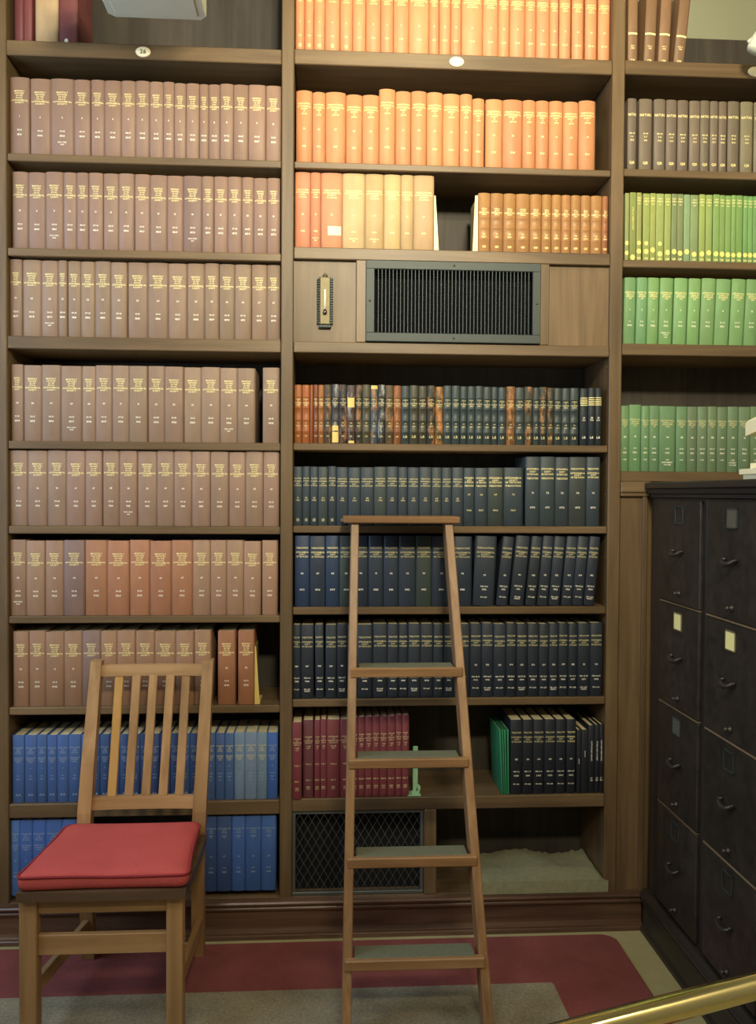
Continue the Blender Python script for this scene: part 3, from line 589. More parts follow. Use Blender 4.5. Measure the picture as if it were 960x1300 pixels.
# maroon row, green booklets and black volumes on the low shelf
z, y, bk = ROWS['M8']; n = len(bk); r = random.Random('M8'); mw = sum(b[1] for b in bk) / n
for i, (x, w, h, tl) in enumerate(bk):
    size = 'thick ' if w > mw * 1.3 else 'slim ' if w < mw * .78 else ''
    lab = '%smaroon volume, %s in the maroon row' % (size, count_from(i, n, A_M, 'green bookend'))
    hh = h + r.uniform(-.0015, .0015) + (.001 * i if i > 5 else 0)
    b, w = volume('maroon_volume', lab, 'book', 'maroon volumes', x, y - (.012 if i == 0 else 0), z, w, hh, tl, jig(srgb(*((116, 56, 62) if i != 1 else (102, 58, 64))), r, .07, .03), 'cloth', .003, .185)
    letter(b, 'abstracts', w, hh, .003, 'dullgold')
    letter(b, '', w, hh, .003, 'dullgold', 'number_lettering', [('VOL %d' % (i + 1), .565, .0046), ('NO %d' % (i * 2 + 1), .77, .0044), (str(1969 + i), .86, .0042), ('PT 1', .885, .0042)], .7)
z, y, bk = ROWS['M8g']; r = random.Random('g')
GW = ('outermost and most tilted, on the low shelf', 'second from the open side, on the low shelf', 'third from the open side, on the low shelf', 'upright against the black volumes on the low shelf')
for i, (x, w, h, tl) in enumerate(bk):
    b, w = volume('green_booklet', 'thin bright green booklet, ' + GW[i], 'booklet', 'green booklets on the low shelf', x, y, z, w, h, tl, jig(srgb(56, 138, 98), r, .12), 'cloth', .0008, .16)
z, y, bk = ROWS['M8b']; n = len(bk); r = random.Random('M8b')
for i, (x, w, h, tl) in enumerate(bk):
    b, w = volume('dark_volume', 'black volume with pale page top, %s from the green booklets on the low shelf' % ORD[i], 'book', 'black volumes on the low shelf', x, y, z, w, h, tl, jig(srgb(34, 38, 46), r, .08), 'cloth', .003, .18)
    letter(b, 'pacific', w, h, .003, 'dullgold' if i < 5 else 'gold')
    letter(b, '', w, h, .003, 'white', 'number_lettering', [(str(132 + i), .53, .005), ('NO %d-%d' % (i + 1, i + 6), .695, .0044), (str(2000 + i), .75, .0048), ('PP 1-90', .865, .0042)], .66)
z, y, bk = ROWS['M8s']; r = random.Random('M8s')
SW = ('slim black volume touching the six tall black ones on the low shelf', 'broader black volume among slim ones at the end of the low shelf', 'black volume with white vertical title, third from the cabinet-side post, low shelf',
      'thin black volume with white vertical title, second from the cabinet-side post, low shelf', 'thin black volume with white vertical title, against the cabinet-side post, low shelf')
for i, (x, w, h, tl) in enumerate(bk):
    b, w = volume('slim_volume', SW[i], 'book', 'slim black volumes on the low shelf', x, y, z, w, h, tl, jig(srgb(36, 39, 46), r, .1), 'cloth', .0015, .18)
    mb = MB(); sf = spine_surface(w, .0015)
    set_line(mb, ('REPORT', 'BULLETIN', 'ASTRONOMY SURVEY', 'STARS AND SYSTEMS', 'GALAXIES AND STARS')[i], h * (.62 if i else .5), .0042 if i > 1 else .003, h * .42, sf, False)
    link('title_lettering', mb.mesh('title_lettering', [M['white']]), b)
    if i > 1: letter(b, '', w, h, .0015, 'white', 'number_lettering', [('ST', .78, .004), ('QB', .81, .004)], .7)

# blue rows behind the chair
z, y, bk = ROWS['L8']; n = len(bk); r = random.Random('L8')
for i, (x, w, h, tl) in enumerate(bk):
    faded = i in (22, 23, 24); gap = i in (7, 10, 12, 14)
    c = (118, 140, 172) if faded else (66, 102, 174) if i == 25 else (72, 100, 156) if i < 7 else (62, 84, 130) if i < 19 else (72, 98, 146)
    kind = 'faded volume' if faded else 'taller bright blue volume' if i == 25 else 'blue volume'
    lab = '%s, %s in the upper blue row' % (kind, count_from(i, n, A_L, B_L))
    hh = h + r.uniform(-.001, .001)
    b, w = volume('blue_volume', lab, 'book', 'blue volumes of the upper blue row', x, y + r.uniform(0, .002), z, w, hh, tl, jig(srgb(*c), r, .08, .04), 'cloth', .003, .18)
    letter(b, 'astro_blue', w, hh, .003, 'silver' if i < 19 or i == 25 else 'dullgold')
    letter(b, '', w, hh, .003, 'silver', 'number_lettering', [(str(i + 1), .49, .004), ('%d-%d' % (i, i + 3), .60, .0042), ('19%02d' % (69 + i % 30), .65, .004), ('AA', .88 if i < 19 else .7, .007 if i < 19 else .004)], .6)
z, y, bk = ROWS['L9']; n = len(bk); r = random.Random('L9')
for i, (x, w, h, tl) in enumerate(bk):
    lab = ('blue volume, %s from the outer upright in the lower blue row' % ORD[i]) if i < 6 else ('blue volume, %s from the ladder-side post in the lower blue row' % ORD[n - 1 - i])
    c = (86, 120, 180) if i == 0 else (70, 102, 166) if i < 6 else (58, 80, 124) if i in (6, 7) else (66, 98, 160)
    hh = h - .002 * (i < 6)
    b, w = volume('blue_volume', lab, 'book', 'blue volumes of the lower blue row', x, y, z, w, hh - .003, tl, jig(srgb(*c), r, .06, .03), 'cloth', .003, .18)
    letter(b, 'astro_blue' if i < 6 else 'astro_blue_low', w, hh, .003, 'silver')
    letter(b, '', w, hh, .003, 'silver', 'number_lettering', [(str(70 + i), .54, .005), ('%d-%d' % (i, i + 4), .69, .0044), (str(1980 + i), .745, .0052)], .6)

# the bay over the filing cabinets
z, y, bk = ROWS['R0']
for i, (x, w, h, tl) in enumerate(bk):
    b, w = volume('tall_volume', ('upright brown volume with gilt bands against the post, above the umber row', 'brown gilt-banded volume, second from the post, above the umber row',
        'brown gilt-banded volume, third from the post, above the umber row', 'most tilted brown gilt-banded volume, outermost above the umber row')[i], 'book', 'gilt-banded brown volumes at the top', x, y, z, w, h, tl, jig(srgb(128, 100, 76), random.Random(i), .08), 'cloth', .004, .18)
    band_lines(b, w, h, .004, (.60 + .02 * (i == 3),), 'gold', .006)
    letter(b, '', w, h, .004, 'gold', 'number_lettering', [('NO %d' % (i + 1), .76, .0042), (str(1910 + i), .79, .005), ('QB', .945, .007)], .6)
def right_row(key, rn, nm, cat, col, kind, style, gm, mt='cloth', bulge=.004, var=.06):
    z, y, bk = ROWS[key]; n = len(bk); r = random.Random(key); mw = sum(b[1] for b in bk) / n; out = []
    for i, (x, w, h, tl) in enumerate(bk):
        size = 'thick ' if w > mw * 1.3 else 'slim ' if w < mw * .78 else ''
        lab = '%s%s, %s from the cabinet-side post in the %s' % (size, kind, ORD[i], rn)
        hh = h + r.uniform(-.0015, .0015)
        b, w = volume(nm, lab, cat, '%ss in the %s' % (kind, rn), x, y + r.uniform(0, .003), z, w, hh, tl, jig(srgb(*col(i)), r, var, .03), mt, bulge, .16)
        if style: letter(b, style, w, hh, bulge, gm)
        out.append((b, w, hh, i))
    return out
for b, w, h, i in right_row('R1', 'umber row', 'umber_volume', 'book', lambda i: (112, 100, 88) if i < 10 else (128, 118, 98), 'umber volume', 'nature', 'gold'):
    letter(b, '', w, h, .004, 'gold', 'number_lettering', [('%d-%d' % (40 + i, 42 + i), .48, .005), ('%d-%d' % (i + 1, i + 6), .525, .005), (str(1920 + i), .575, .0046), ('QB', .885, .008)], .62)
pale = [(152, 164, 92), (138, 150, 72), (156, 168, 82), (150, 168, 78), (158, 172, 84), (158, 176, 88), (154, 172, 84), (122, 140, 84), (120, 136, 84), (136, 170, 116), (134, 158, 98), (160, 184, 88), (150, 178, 86), (128, 172, 84), (122, 162, 76), (128, 172, 86), (128, 172, 86), (122, 166, 78), (116, 172, 90), (120, 178, 94), (112, 168, 88), (112, 168, 88)]
for b, w, h, i in right_row('R2', 'pale green row', 'green_booklet', 'booklet', lambda i: tuple(.72 * v + .28 * 118 for v in pale[i]), 'pale green stickered booklet', None, None, 'cloth', .001, .04):
    if i == 1:
        mb = MB(); set_line(mb, 'STELLAR OBSERVATION', h * .62, .0042, h * .55, spine_surface(w, .001), False); link('title_lettering', mb.mesh('title_lettering', [M['sticker']]), b)
    elif i != 9 and i:
        letter(b, '', w, h, .001, 'gold', 'title_lettering', [('IAU', .075, .005), ('CIRC', .115, .0055), ('NO', .16, .004)] + ([('QB', .955, .006)] if i > 1 else []), .8)
    sticker(b, w, h, .001, (.88, .945, .855, .855, .83, .885, .86, .85, .87, .845, .88, .875, .855, .87, .87, .875, .88, .875, .875, .875, .875, .875)[i], 0, .0078)
    if i in (0, 2, 3, 5): sticker(b, w, h, .001, .735, 0, .0062)
for b, w, h, i in right_row('R3', 'mid green row', 'green_journal', 'journal', lambda i: (120, 158, 104) if i > 1 else (110, 148, 106), 'mid green journal', 'journal_green', 'gold'):
    letter(b, '', w, h, .004, 'white', 'number_lettering', [(str(i + 1), .48, .0056), ('%d-%d' % (i * 3 + 1, i * 3 + 3), .655, .0046), (str(1930 + i), .715, .0056)] + ([('INDEX TO', .82, .004), ('VOLS', .85, .004), ('1-30', .885, .004)] if i == 3 else []), .62)
for b, w, h, i in right_row('R4', 'dark green row', 'green_journal', 'journal', lambda i: (98, 132, 94) if i < 6 else (100, 122, 92), 'dark green journal', 'journal_green', 'dullgold', bulge=.003):
    letter(b, '', w, h, .003, 'white', 'number_lettering', [(str(i + 40), .475, .0056), ('%d-%d' % (i * 3 + 1, i * 3 + 3), .65, .0044), (str(1955 + i), .715, .005), ('1-%d' % (i + 90), .82, .0044)] + ([('SUPPLEMENT', .86, .0042), ('VOLUME', .895, .004)] if i in (4, 10) else []), .66)

# ------------------------------------------------------------------ the bookcase
UP, PA0, PA1, PB0, PB1, PE, RE = -.990, -.1435, -.1045, .915, .956, 1.042, 1.75     # faces of the uprights
TOP = 3.42; BACK = .27; FXC = 1.045; FL = -.02
case = thing('bookcase', 'built-in dark oak bookcase filling the wall, three bays of book shelves', 'bookcase', (0, .13, 0))
def cpart(name, mb, mat, label=None): return part(name, mb, mat, case, label)
for a, b in ((UP - .045, UP), (PA0, PA1), (PB0, PB1)):
    cpart('post', MB().box(a, b, 0, BACK, .10, TOP, .003), 'oakZ')
cpart('post', MB().box(RE, RE + .045, 0, BACK, 1.44, TOP, .003), 'oakZ')
cpart('backboard', MB().box(UP - .04, PA0 + .01, BACK, BACK + .018, .10, TOP, 0), 'back')
cpart('backboard', MB().box(PA1 - .01, PB0 + .01, BACK, BACK + .018, .10, TOP, 0), 'back')
cpart('backboard', MB().box(PB1 - .01, RE + .04, BACK, BACK + .018, .10, 3.02, 0), 'back')
cpart('cornice', MB().box(UP - .06, RE + .06, -.02, BACK + .018, TOP, TOP + .06, .004), 'oakX')
def shelf(k, x0, x1, fixed=False):
    zt, zb = SHELF[k]
    mb = MB().box(x0 + .001, x1 - .001, .001 if fixed else .004, BACK - .001, zb, zt, .0025)
    o = cpart('rail_shelf' if fixed else 'shelf', mb, 'oakX')
    return o
for k in range(9): shelf('L%d' % k, UP, PA0, k in (0, 3, 8))
for k in (0, 1, 2, 3, 4, 5, 6, 7, 8): shelf('M%d' % k, PA1, PB0, k in (0, 2, 3, 8))
for k in range(5): shelf('R%d' % k, PB1, RE, k in (0, 3))
# panelled zone round the grille
zt, zb = SHELF['M3'][0], SHELF['M2'][1]
cpart('recessed_panel', MB().box(PA1, .096, .018, .034, zt, zb, 0), 'oakZ')
cpart('recessed_panel', MB().box(.714, PB0, .018, .034, zt, zb, 0), 'oakZ')
cpart('stile', MB().box(.094, .126, .001, .05, zt, zb, .002), 'oakZ')
cpart('stile', MB().box(.684, .716, .001, .05, zt, zb, .002), 'oakZ')
cpart('duct_shade', MB().box(.126, .684, .05, .06, zt, zb, 0), 'dark', 'black sheet painting the shade of the duct behind the grille')  # black sheet stands for the shade inside the duct
# brass peg sockets in the cheek of the post beside the cabinet bay
sock = MB().lathe((0, 0, 0), (-1, 0, 0), ((.0001, 0), (.0032, 0), (.0032, .0004), (.0001, .0006)), 8).mesh('peg_socket', [M['oldbrass']])
for zz in [1.04 + .052 * i for i in range(16)] + [.66, .712]: link('peg_socket', sock, case, (PB0 - case.location.x, .028 - case.location.y, zz))
cpart('filler', MB().box(PE - .006, FXC + .12, .004, .03, FL, 1.40, 0), 'oakZ')
# divided bottom compartment
zt = SHELF['M8'][1]
cpart('stile', MB().box(.322, .362, .001, .05, BASE['M9'], zt, .002), 'oakZ')
cpart('floor_board', MB().box(UP, PB0, .002, BACK, BASE['M9'] - .02, BASE['M9'], .002), 'oakX')
# shelf under the cabinet bay rests on a panelled pilaster
cpart('pilaster_panel', MB().box(PB1 + .002, PE - .008, .006, .04, .10, 1.412, .002), 'oakZ')
cpart('pilaster_edge', MB().box(PE - .012, PE + .004, -.004, .04, .10, 1.412, .002), 'oakZ')
cpart('pilaster_cap', MB().box(PB1 - .002, PE + .012, -.014, .04, 1.408, 1.4438, .003).box(PB1, PE + .008, -.008, .04, 1.396, 1.41, .002), 'oakX')
# moulded plinth: (depth, height) profile
prof = [(.04, FL), (-.024, FL), (-.024, -.008), (-.020, -.005), (-.020, .0), (-.014, .004), (-.011, .010), (-.010, .014), (-.010, .066), (-.014, .068), (-.018, .072), (-.019, .078), (-.016, .082), (-.016, .086),
        (-.024, .090), (-.026, .096), (-.022, .1005), (-.022, .1035), (.04, .1035)]
mb = MB(); mb.prism(prof, lambda a, z: (UP - .05, a, z), lambda a, z: (PE - .005, a, z)); cpart('plinth', mb, 'plinth')
for name, px, pz, lab in (('number_plate', -.5725, 2.7695, 'oval ivory number plate under the hanging fixture'), ('number_plate', .4095, 2.7735, 'oval ivory plate in the middle of the ladder bay'), ('number_plate', 1.385, 2.776, 'oval ivory plate on the cabinet bay')):
    mb = MB(); n = 28
    rings = [[(px + rx * math.cos(2 * math.pi * i / n), yy, pz + rz * math.sin(2 * math.pi * i / n)) for i in range(n)] for rx, rz, yy in ((.0235, .0160, .001), (.0235, .0160, -.002), (.0215, .0142, -.0036), (.001, .001, -.0042))]
    mb.loft(rings, 0, True)
    o = cpart(name, mb, 'ivory', lab)
    if px < 0:
        mb = MB(); set_line(mb, '26', 0, .012, .026, lambda x, z: (px + x, -.0052, pz + z))
        part('number_lettering', mb, 'ink', o)

# ------------------------------------------------------------------ grille
gx0, gx1, gz0, gz1 = .124, .686, 1.8835, 2.1405
ox0, ox1, oz0, oz1 = .152, .659, 1.9125, 2.1125
g = thing('vent_grille', 'dark painted metal vent grille with upright louvres in a broad flat frame', 'vent', ((gx0 + gx1) / 2, -.002, gz0))
mb = MB()
mb.box(gx0, gx1, -.009, .0005, gz0, oz0, .003).box(gx0, gx1, -.009, .0005, oz1, gz1, .003).box(gx0, ox0, -.009, .0005, oz0 - .002, oz1 + .002, .003).box(ox1, gx1, -.009, .0005, oz0 - .002, oz1 + .002, .003)
part('frame', mb, 'grille', g)
n = 43
mb = MB()
for i in range(1, n): xx = ox0 + (ox1 - ox0) * i / n; mb.box(xx - .0012, xx + .0012, -.006, .008, oz0, oz1, .0006)
part('louvre', mb, 'fin', g, 'upright dark louvres')
mb = MB()
for i in range(1, 24): zz = oz0 + (oz1 - oz0) * i / 24; mb.box(ox0, ox1, .014, .022, zz - .0008, zz + .0008, .0003)
part('rear_louvre', mb, 'dark', g)
for sx, sz in ((gx0 + .013, 2.012), (gx1 - .013, 2.012), (.405, gz1 - .013), (.405, gz0 + .013)):
    part('screw', MB().lathe((sx, -.009, sz), (0, -1, 0), ((.004, 0), (.0036, .0012), (.0005, .0018)), 12), 'iron', g)

# ------------------------------------------------------------------ thermometer
tx, tz = -.005, 2.012
th = thing('thermometer', 'old brass wall thermometer with notched edges on the recessed panel beside the grille', 'thermometer', (tx, .018, 1.93))
mb = MB().box(tx - .0155, tx + .0155, .004, .010, 1.938, 2.086, .002)
part('scale_plate', mb, 'oldbrass', th)
mb = MB().box(tx - .019, tx + .019, .009, .0175, 1.934, 2.088, .003)
for s in (-1, 1):
    for i in range(19):
        zz = 1.942 + i * .0077; mb.hexa((tx + s * .0205, .010, zz), (.0042, 0, .0016), (0, .006, 0), (-.0012 * s, 0, .0026), .0008)
mb.box(tx - .02, tx + .02, .003, .0175, 1.926, 1.9365, .003)
part('case', mb, 'grille', th, 'notched dark case')
part('tube_slot', MB().loft([[(tx + r * math.cos(2 * math.pi * i / 20), yy, (2.053 if math.sin(2 * math.pi * i / 20) > 0 else 1.985) + r * math.sin(2 * math.pi * i / 20)) for i in range(20)] for r, yy in ((.0072, .0045), (.0072, .0036))]), 'oldbrass', th)
part('glass_tube', MB().tube([(tx, .0015, 1.985), (tx, .0015, 2.046)], .0036, 10), 'glass', th)
part('bulb', MB().lathe((tx, .001, 1.974), (0, 0, 1), ((.0005, -.008), (.006, -.005), (.0075, 0), (.006, .005), (.003, .010)), 14), 'bulb', th)
part('hook', MB().tube([(tx - .006, .012, 2.086), (tx - .006, .006, 2.094), (tx, .004, 2.099), (tx + .006, .006, 2.094), (tx + .006, .012, 2.086)], .0022, 8), 'oldbrass', th)

# ------------------------------------------------------------------ mesh screen, felt pad
x0, x1, z0, z1 = PA1 + .001, .321, BASE['M9'] + .0005, SHELF['M8'][1] - .001
sc = thing('mesh_screen', 'framed screen of diamond steel mesh closing the low compartment beneath the maroon volumes', 'screen', ((x0 + x1) / 2, .02, z0))
mb = MB(); f = .011
mb.box(x0, x1, .008, .022, z0, z0 + f, .0015).box(x0, x1, .008, .022, z1 - f, z1, .0015).box(x0, x0 + f, .008, .022, z0 + f, z1 - f, .0015).box(x1 - f, x1, .008, .022, z0 + f, z1 - f, .0015)
part('frame', mb, 'mesh', sc)
mb = MB(); pw, ph = .0262, .0455; a0, a1, b0, b1 = x0 + f, x1 - f, z0 + f, z1 - f
k = ph / pw
for s in (1, -1):
    for i in range(-30, 60):
        c = a0 + i * pw          # wires x = c + s*(z-b0)/k
        pts = []
        za, zb = b0, b1; xa, xb = c + s * 0, c + s * (b1 - b0) / k
        for lim in (a0, a1):
            pass
        lo, hi = b0, b1
        za1 = b0 + (a0 - c) * k * s; za2 = b0 + (a1 - c) * k * s
        lo = max(lo, min(za1, za2)); hi = min(hi, max(za1, za2))
        if hi - lo < .004: continue
        yy = .0145 + .0006 * s
        mb.beam((c + s * (lo - b0) / k, yy, lo), (c + s * (hi - b0) / k, yy, hi), .0013, .0011, (1, 0, 0), 0)
part('diamond_mesh', mb, 'mesh', sc)
part('shade_backing', MB().box(x0 + .002, x1 - .002, .06, .064, z0, z1, 0), 'dark', sc)  # black sheet painting the darkness behind the mesh

pz = BASE['M9'] + .0005
mb = MB(); nx, ny = 36, 14; top = []
r = random.Random(5)
rip = [[r.uniform(-1, 1) for _ in range(ny + 1)] for _ in range(nx + 1)]
vs = []
for i in range(nx + 1):
    for j in range(ny + 1):
        u, v = i / nx, j / ny
        x = .494 + (.926 - .494) * u - .012 * v * u; y = -.012 + .22 * v
        if y > .0 and x > PB0 - .004: x = PB0 - .004
        e = min(1, min(u, 1 - u) / .03 if min(u, 1 - u) < .03 else 1) * (1 if v > .01 else 1)
        z = pz + .041 + .004 * v + .006 * math.sin(11 * u + 3 * v) * v + .004 * rip[i][j] * v + (.012 * math.exp(-((u - .35) / .2) ** 2 - ((v - .8) / .25) ** 2))
        vs.append((x, y, z - .004 * (1 - e)))
def gi(i, j): return i * (ny + 1) + j
mb.add(vs, [(gi(i, j), gi(i + 1, j), gi(i + 1, j + 1), gi(i, j + 1)) for i in range(nx) for j in range(ny)], 0, True)
low = [(x, y, pz) for x, y, z in vs]
edge = [gi(i, 0) for i in range(nx + 1)] + [gi(nx, j) for j in range(1, ny + 1)] + [gi(i, ny) for i in range(nx - 1, -1, -1)] + [gi(0, j) for j in range(ny - 1, 0, -1)]
m = len(edge)
mb.add([vs[i] for i in edge] + [low[i] for i in edge], [(i, m + i, m + (i + 1) % m, (i + 1) % m) for i in range(m)] + [tuple(m + i for i in range(m))])
solo('felt_pad', mb, 'pad', 'folded grey-green felt pad lying in the open low compartment behind the ladder', 'felt pad', (.7, .1, pz))

# ------------------------------------------------------------------ bookends
def bookend(name, label, xe, s, z, y0, dep, h, wt, wb, mat):
    """upright plate whose book side is at xe, tapered gusset on side s"""
    b = thing(name, label, 'bookend', (xe, y0, z))
    part('plate', MB().box(min(xe, xe + s * .0016), max(xe, xe + s * .0016), y0 + .0016, y0 + dep, z + .0018, z + h, .0004), mat, b)
    part('gusset', MB().loft([[(xe, y, z + .0018), (xe + s * wb, y, z + .0018), (xe + s * wt, y, z + h), (xe, y, z + h)] for y in (y0, y0 + .0015)]), mat, b)
    part('foot', MB().box(min(xe, xe + s * wb), max(xe, xe + s * wb), y0 - .001, y0 + dep, z + .0002, z + .0017, .0004), mat, b)
    return b
zL7, zM2, zM8 = ROWS['L7'][0] + .0005, ROWS['M2'][0] + .0005, ROWS['M8'][0] + .0005
def edge(k, i, s): x, w = ROWS[k][2][i][:2]; return x + s * w / 2
bookend('bookend', 'yellow metal bookend beside the last brown volume of the lowest brown row', edge('L7', -1, 1) + .0006, 1, zL7, .02, .12, .186, .004, .0165, 'yellowmetal')
bookend('bookend', 'cream bookend against the tan volume above the grille', edge('M2', -1, 1) + .0006, 1, zM2, .022, .13, .178, .004, .0155, 'creammetal')
bookend('bookend', 'cream bookend standing before the first calf volume above the grille', edge('M2c', 0, -1) - .0006, -1, zM2, .022, .13, .182, .009, .0165, 'creammetal')
b = thing('bookend', 'light green metal bookend at the end of the maroon volumes', 'bookend', (.294, .03, zM8))
mb = MB(); mb.box(.286, .302, .018, .021, zM8 + .012, zM8 + .16, .001)
mb.hexa((.294, .0195, zM8 + .008), (.012, 0, 0), (0, .0016, 0), (0, 0, .007), .001)
mb.hexa((.304, .0195, zM8 + .02), (.0045, 0, -.006), (0, .0015, 0), (.004, 0, .012), .0008)
part('plate', mb, 'greenmetal', b)
part('foot', MB().box(.2685, .312, .006, .05, zM8 + .0003, zM8 + .0035, .001), 'greenmetal', b)

# ------------------------------------------------------------------ chair
ch = thing('chair', 'honey oak slat-back chair standing before the blue volumes', 'chair', (-.55, -.34, FL))
def cp(name, mb, mat): return part(name, mb, mat, ch)
def sq(p, wx, wy): x, y, z = p; return [(x - wx, y - wy, z), (x + wx, y - wy, z), (x + wx, y + wy, z), (x - wx, y + wy, z)]
for x0, x1 in ((-.771, -.727), (-.403, -.361)):
    cp('leg', MB().box(x0, x1, -.545, -.503, FL + .0078, .371, .003), 'chairZ')
for xs in ((-.712, -.708, -.703, -.7015, -.699, -.6955), (-.384, -.378, -.371, -.3685, -.364, -.359)):
    pts = list(zip(xs, (-.108, -.155, -.190, -.187, -.158, -.074), (FL + .0072, .22, .40, .46, .60, .886)))
    mb = MB(); mb.loft([sq(p, w / 2, .0185) for p, w in zip(pts, (.036, .038, .039, .039, .037, .032))])
    cp('back_post', mb, 'chairZ')
mb = MB(); n = 10
def rail(z0, z1, y0, y1, xa, xb, bow):
    mb = MB(); rr = []
    for i in range(n + 1):
        t = i / n; x = xa + (xb - xa) * t; d = bow * 4 * t * (1 - t)
        rr.append([(x, y0 - .010 + d, z0), (x, y1 - .010 + d, z1), (x, y1 + .010 + d, z1), (x, y0 + .010 + d, z0)])
    mb.loft(rr); return mb
cp('top_rail', rail(.840, .872, -.0855, -.078, -.683, -.373, .008), 'chairX')
cp('lower_rail', rail(.467, .502, -.185, -.179, -.686, -.383, .006), 'chairX')
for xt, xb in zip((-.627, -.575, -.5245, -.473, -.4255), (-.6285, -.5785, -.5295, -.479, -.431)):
    cp('slat', MB().beam((xb, -.1755, .500), (xt, -.0825, .842), .026, .011, (1, 0, 0), .002), 'slat_lit' if xt < -.62 else 'chairZ')
mb = MB()
plan = [(-.771, -.566), (-.350, -.566), (-.346, -.40), (-.344, -.213), (-.746, -.213), (-.762, -.40)]
mb.loft([[(x, y, .3715) for x, y in plan], [(x * 1.0, y, .374) for x, y in plan], [(x, y, .3945) for x, y in plan]])
cp('seat', mb, 'seat')
cp('front_apron', MB().box(-.728, -.402, -.534, -.514, .326, .3714, .002), 'chairX')
cp('rear_apron', MB().box(-.684, -.388, -.197, -.18, .325, .3714, .002), 'chairX')
for (xa, xb) in ((-.749, -.705), (-.382, -.372)):
    cp('side_apron', MB().beam((xa, -.505, .349), (xb, -.205, .349), .016, .044, (1, 0, 0), .002), 'chairY')
    cp('side_stretcher', MB().beam((xa, -.505, .118), (xb - .002, -.125, .100), .018, .040, (1, 0, 0), .002), 'chairY')
cp('front_stretcher', MB().box(-.728, -.402, -.532, -.514, .218, .270, .002), 'chairX')
cp('rear_stretcher', MB().box(-.691, -.388, -.173, -.157, .215, .258, .002), 'chairX')

cu = thing('seat_cushion', 'square red wool cushion with piped edges on the oak chair seat', 'cushion', (-.55, -.38, .395))
F0, F1, K0, K1 = (-.772, -.562), (-.345, -.558), (-.746, -.2135), (-.364, -.2135)
def outline(s=1.):
    pts = []; crn = [F0, F1, K1, K0]; cx = sum(c[0] for c in crn) / 4; cy = sum(c[1] for c in crn) / 4
    rad = (.022, .022, .03, .03)
    for i in range(4):
        p = Vector(crn[i]).to_3d(); a = (Vector(crn[i - 1]).to_3d() - p); b = (Vector(crn[(i + 1) % 4]).to_3d() - p)
        p0 = p + a.normalized() * rad[i]; p1 = p + b.normalized() * rad[i]
        for k in range(7):
            t = k / 6; pts.append((1 - t) ** 2 * p0 + 2 * t * (1 - t) * p + t * t * p1)
        q0, q1 = p1, Vector(crn[(i + 1) % 4]).to_3d() + (p - Vector(crn[(i + 1) % 4]).to_3d()).normalized() * rad[(i + 1) % 4]
        for k in range(1, 12):
            t = k / 12; bow = 4 * t * (1 - t) * .004; dr = (q1 - q0).normalized(); nrm = Vector((dr.y, -dr.x, 0))
            pts.append(q0.lerp(q1, t) - nrm * bow)
    return [(cx + (p.x - cx) * s, cy + (p.y - cy) * s) for p in pts]
rings = []
for s, z in ((.955, .3955), (.99, .4005), (1.004, .410), (1.006, .419), (1.0, .428), (.985, .4335), (.95, .438), (.86, .4425), (.7, .4455), (.5, .447), (.25, .447), (.02, .4465)):
    rings.append([(x, y, z) for x, y in outline(s)])
for ring in rings[5:]:
    for i, (x, y, z) in enumerate(ring): ring[i] = (x, y, z - .006 * math.exp(-((x + .545) / .09) ** 2 - ((y + .47) / .06) ** 2) + .0015 * math.sin(31 * x) * math.sin(27 * y))
mb = MB(); mb.loft(rings, 0, True); part('cover', mb, 'red', cu)
ol = outline(1.004); part('piping', MB().tube([(x, y, .4318 - .004 * math.exp(-((x + .5) / .12) ** 2) * (y < -.5)) for x, y in ol + ol[:1]], .0034, 8, 0, False), 'redpipe', cu)

# ------------------------------------------------------------------ step ladder
ld = thing('step_ladder', 'oak library step ladder leaning on the black volume shelves', 'ladder', (.24, -.35, FL))
def lp(name, mb, mat, par=None, label=None): return part(name, mb, mat, par or ld, label)
dep = .066; ny = .95 * dep / 2; nz = -.31 * dep / 2
for (xb, xt) in ((.0585, .0895), (.4275, .3755)):
    lp('side_rail', MB().beam((xb - (xt - xb) * .016, -.577 + ny, .003), (xt, -.134 + ny, 1.311), .0245, dep, (1, 0, 0), .0025), 'ladZ')
for (xb) in (.0585, .4275):
    lp('foot', MB().box(xb - .0135, xb + .0135, -.584, -.507, FL + .0079, FL + .016, .002), 'rubber')
steps = ((.0725, .399, -.290, .871, .8985), (.0665, .404, -.372, .6335, .6605), (.0615, .4165, -.452, .3885, .4165), (.054, .4235, -.537, .1555, .184))
for xa, xb, y, z0, z1 in steps:
    t = lp('tread', MB().box(xa, xb, y, y + .022, z0, z1, .003).box(xa + .024, xb - .024, y + .020, y + .078, z1 - .022, z1 - .002, .002), 'ladX')
    lp('tread_pad', MB().box(xa + .026, xb - .026, y + .012, y + .076, z1 - .0022, z1 + .0012, .001), 'rubber', t, 'grey-green ribbed tread pad')
lp('top_cap', MB().box(.0535, .4095, -.150, -.004, 1.3105, 1.331, .003), 'ladX')

